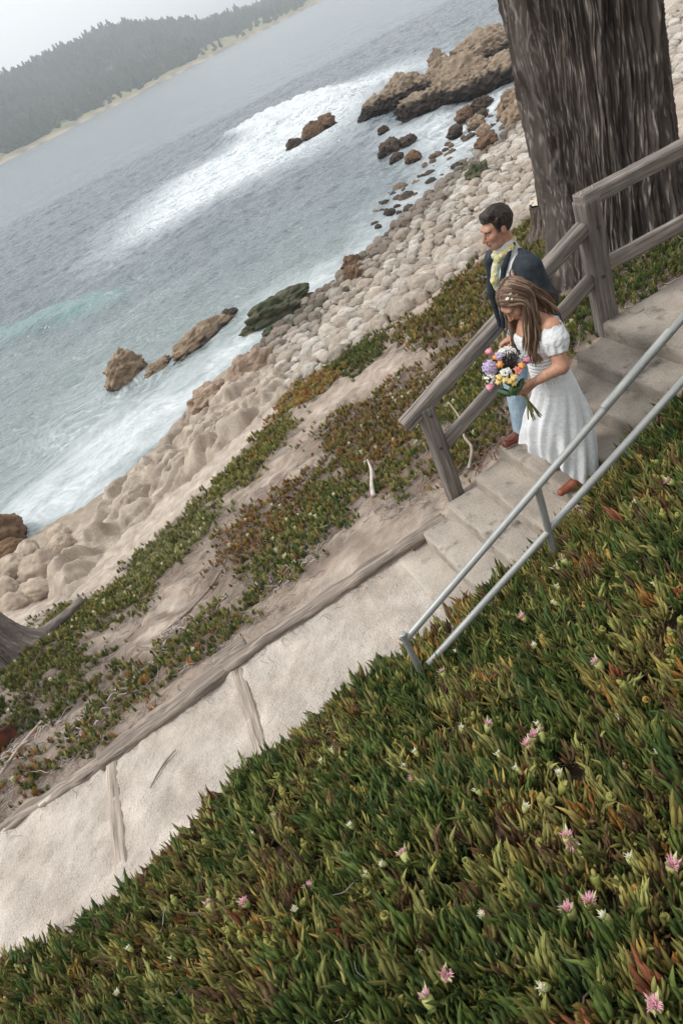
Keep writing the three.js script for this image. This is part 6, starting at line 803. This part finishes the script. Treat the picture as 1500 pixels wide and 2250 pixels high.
// ----- the bouquet -----
{
  const C0 = V(0.905, 5.485, 0.765), bq = thing('bouquet', 'bouquet of pink tulips, lilac, orange and yellow blooms with bare stems', 'bouquet', [C0.x, C0.y, C0.z]), r = rng(15);
  const hand = V(0.945, 5.305, 0.822).sub(C0), tail = V(0.965, 5.115, 0.855).sub(C0);
  // the bunch is held tilted: its face looks up and across the stairs
  const ax = V(0.5065, 0.7368, -0.4478), side = V(0.855, -0.363, 0.370), view = V(-0.1103, 0.5704, 0.8139);
  const at = (a, b, c) => ax.clone().multiplyScalar(a).addScaledVector(side, b).addScaledVector(view, c);
  const add = (name, geo, mat, p, dir, s = 1) => { const m = mesh(name, geo, mat, bq); m.position.copy(p); m.quaternion.setFromUnitVectors(upV, dir.clone().normalize()); m.rotateY(r() * 6); m.scale.setScalar(s); return m; };
  const vc = (o2) => std(Object.assign({ vertexColors: true, roughness: 0.65, side: THREE.DoubleSide }, o2));
  const bloom = (rows, c0, c1) => { const o2 = { pos: [], col: [], idx: [] }; for (const [n, len, wid, tilt, bend] of rows) for (let i = 0; i < n; i++) leafInto(o2, len * (0.9 + 0.2 * r()), wid, bend, i / n * 6.283 + len * 40, tilt, 0, lin(c0), lin(c1), 4); return toGeo(o2); };
  const tulip = bloom([[3, 0.046, 0.042, 0.42, 0.75], [3, 0.044, 0.040, 0.30, 0.65]], '#d77f97', '#e8a3b5'), ranOr = bloom([[6, 0.030, 0.034, 0.75, 1.1], [6, 0.028, 0.030, 0.45, 0.9], [5, 0.022, 0.022, 0.2, 0.4]], '#d98436', '#eaa95f'), ranYe = bloom([[6, 0.026, 0.030, 0.95, 1.0], [5, 0.022, 0.024, 0.5, 0.8], [4, 0.016, 0.016, 0.2, 0.4]], '#dcb653', '#efd791'), coral = bloom([[5, 0.030, 0.030, 0.95, 0.8], [5, 0.024, 0.022, 0.5, 0.6]], '#cf7466', '#e59787');
  const lil = bloom([[4, 0.013, 0.014, 1.1, 0.3]], '#b5a0c6', '#d2c3dc'), wh = bloom([[5, 0.010, 0.012, 1.0, 0.4]], '#e3e3d8', '#f4f3ee');
  const F = view.clone().addScaledVector(ax, 0.35);
  for (const [a, b, c, s] of [[0.085, -0.090, 0.015, 1.0], [-0.100, -0.085, 0.015, 1.05], [0.040, 0.095, 0.025, 1.0]]) add('pink_tulip', tulip, vc(), at(a, b, c), at(a, b, 0.10), s);
  for (const [a, b, c, s] of [[0.008, -0.050, 0.055, 1.05], [0.002, 0.076, 0.050, 1.1], [0.056, -0.070, 0.03, 0.8]]) add('orange_ranunculus', ranOr, vc(), at(a, b, c), F, s);
  for (const [a, b, c, s] of [[-0.062, -0.052, 0.055, 1], [-0.088, -0.055, 0.040, 0.95], [-0.080, -0.022, 0.055, 1.05], [-0.085, 0.006, 0.055, 1], [-0.066, 0.028, 0.060, 1.15], [-0.095, 0.034, 0.045, 1.0]]) add('yellow_bloom', ranYe, vc(), at(a, b, c), F, s);
  for (const [a, b, c, s] of [[-0.032, 0.056, 0.056, 1], [-0.018, 0.044, 0.060, 0.8]]) add('coral_freesia', coral, vc(), at(a, b, c), F, s);
  const cluster = (name, geo, n, a0, b0, c0, ra, rb, s0) => { const list = []; for (let i = 0; i < n; i++) { const g = geo.clone(); const th = r() * 6.283, q = Math.sqrt(r()), p = at(a0 + ra * q * Math.cos(th), b0 + rb * q * Math.sin(th), c0 + 0.026 * (1 - q * q) + 0.010 * (r() - 0.5)); g.scale(s0, s0, s0); g.applyQuaternion(new THREE.Quaternion().setFromUnitVectors(upV, F.clone().add(V(r() - 0.5, r() - 0.5, r() - 0.5)).normalize())); g.translate(p.x, p.y, p.z); list.push(g); } return mesh(name, mergeGeometries(list), vc(), bq); };
  cluster('lilac_stock', lil, 85, 0.002, -0.098, 0.018, 0.040, 0.040, 0.95); cluster('lilac_stock', lil, 34, 0.065, -0.040, 0.028, 0.022, 0.034, 0.95);
  cluster('white_stock', wh, 120, 0.090, 0.005, 0.018, 0.034, 0.060, 0.9); cluster('white_sprig', wh, 34, -0.035, -0.012, 0.058, 0.028, 0.032, 0.95); cluster('white_sprig', wh, 26, -0.055, -0.095, 0.008, 0.032, 0.030, 0.9); cluster('white_sprig', wh, 22, 0.050, 0.075, 0.018, 0.030, 0.030, 0.9);
  const dk = []; for (let i = 0; i < 60; i++) { const b = (r() - 0.4) * 0.11, a = (r() - 0.5) * 0.10 + 0.025, e = at(a + 0.03 * r(), b + (r() - 0.5) * 0.03, 0.050 + 0.015 * r()); dk.push(tube([at(-0.09, b * 0.3 + 0.02, -0.01), at(a * 0.5 - 0.02, b * 0.8, 0.03), e], [0.0018, 0.0022, 0.003], 5, 4)); } mesh('dark_sprigs', mergeGeometries(dk), std({ color: '#3d2f28', roughness: 0.9 }), bq);
  const leaf = (p0, p1, w, c) => { const o2 = { pos: [], col: [], idx: [] }, d = p1.clone().sub(p0); leafInto(o2, d.length(), w, 0.35, 0, 0.1, 0, lin(c), lin(c), 6); const g = toGeo(o2); g.scale(1, 1, 0.35); g.applyQuaternion(new THREE.Quaternion().setFromUnitVectors(upV, d.clone().normalize())); const m = mesh('leaf', g, vc({ roughness: 0.45 }), bq); m.position.copy(p0); };
  leaf(at(-0.155, 0.05, 0.01), at(-0.055, 0.100, 0.035), 0.055, '#3b5434'); leaf(at(-0.155, 0.05, 0.015), at(-0.095, 0.085, 0.045), 0.05, '#44603c'); leaf(at(-0.150, 0.03, 0.01), at(-0.125, -0.06, 0.02), 0.045, '#6f8a6a'); leaf(at(-0.155, 0.04, 0.02), at(-0.105, 0.02, 0.05), 0.055, '#4b6838'); leaf(at(-0.155, 0.04, 0.01), at(-0.115, 0.055, 0.05), 0.05, '#3f5a34'); leaf(at(-0.02, 0.03, 0.0), at(0.115, 0.085, 0.0), 0.05, '#3f5c7a'); leaf(at(0.0, 0.02, 0), at(0.105, 0.055, 0.005), 0.05, '#4a6a90'); leaf(at(-0.06, 0.02, -0.01), at(0.03, 0.03, 0.02), 0.08, '#33422a'); leaf(at(-0.06, 0.0, -0.01), at(0.03, -0.06, 0.015), 0.08, '#3a4a2e');
  for (let i = 0; i < 20; i++) { const a = r() * 6.28, q = Math.sqrt(r()), top = at(-0.08, 0.02 + 0.05 * q * Math.cos(a), -0.005 + 0.025 * q * Math.sin(a)), gp = hand.clone().addScaledVector(side, 0.014 * q * Math.cos(a)).addScaledVector(view, 0.012 * q * Math.sin(a)), en = tail.clone().addScaledVector(side, -0.055 * q * Math.cos(a)).addScaledVector(view, -0.03 * q * Math.sin(a)).addScaledVector(ax, 0.06 * r()); const g = tube([top, gp, en], [0.0026, 0.0034, 0.0036], 6, 6); const c = mix3(lin('#6a7040'), lin('#8a7a4d'), r()); paint(g, () => c); mesh('stem', g, M.plain, bq); }
}
renderer.render(scene, camera);
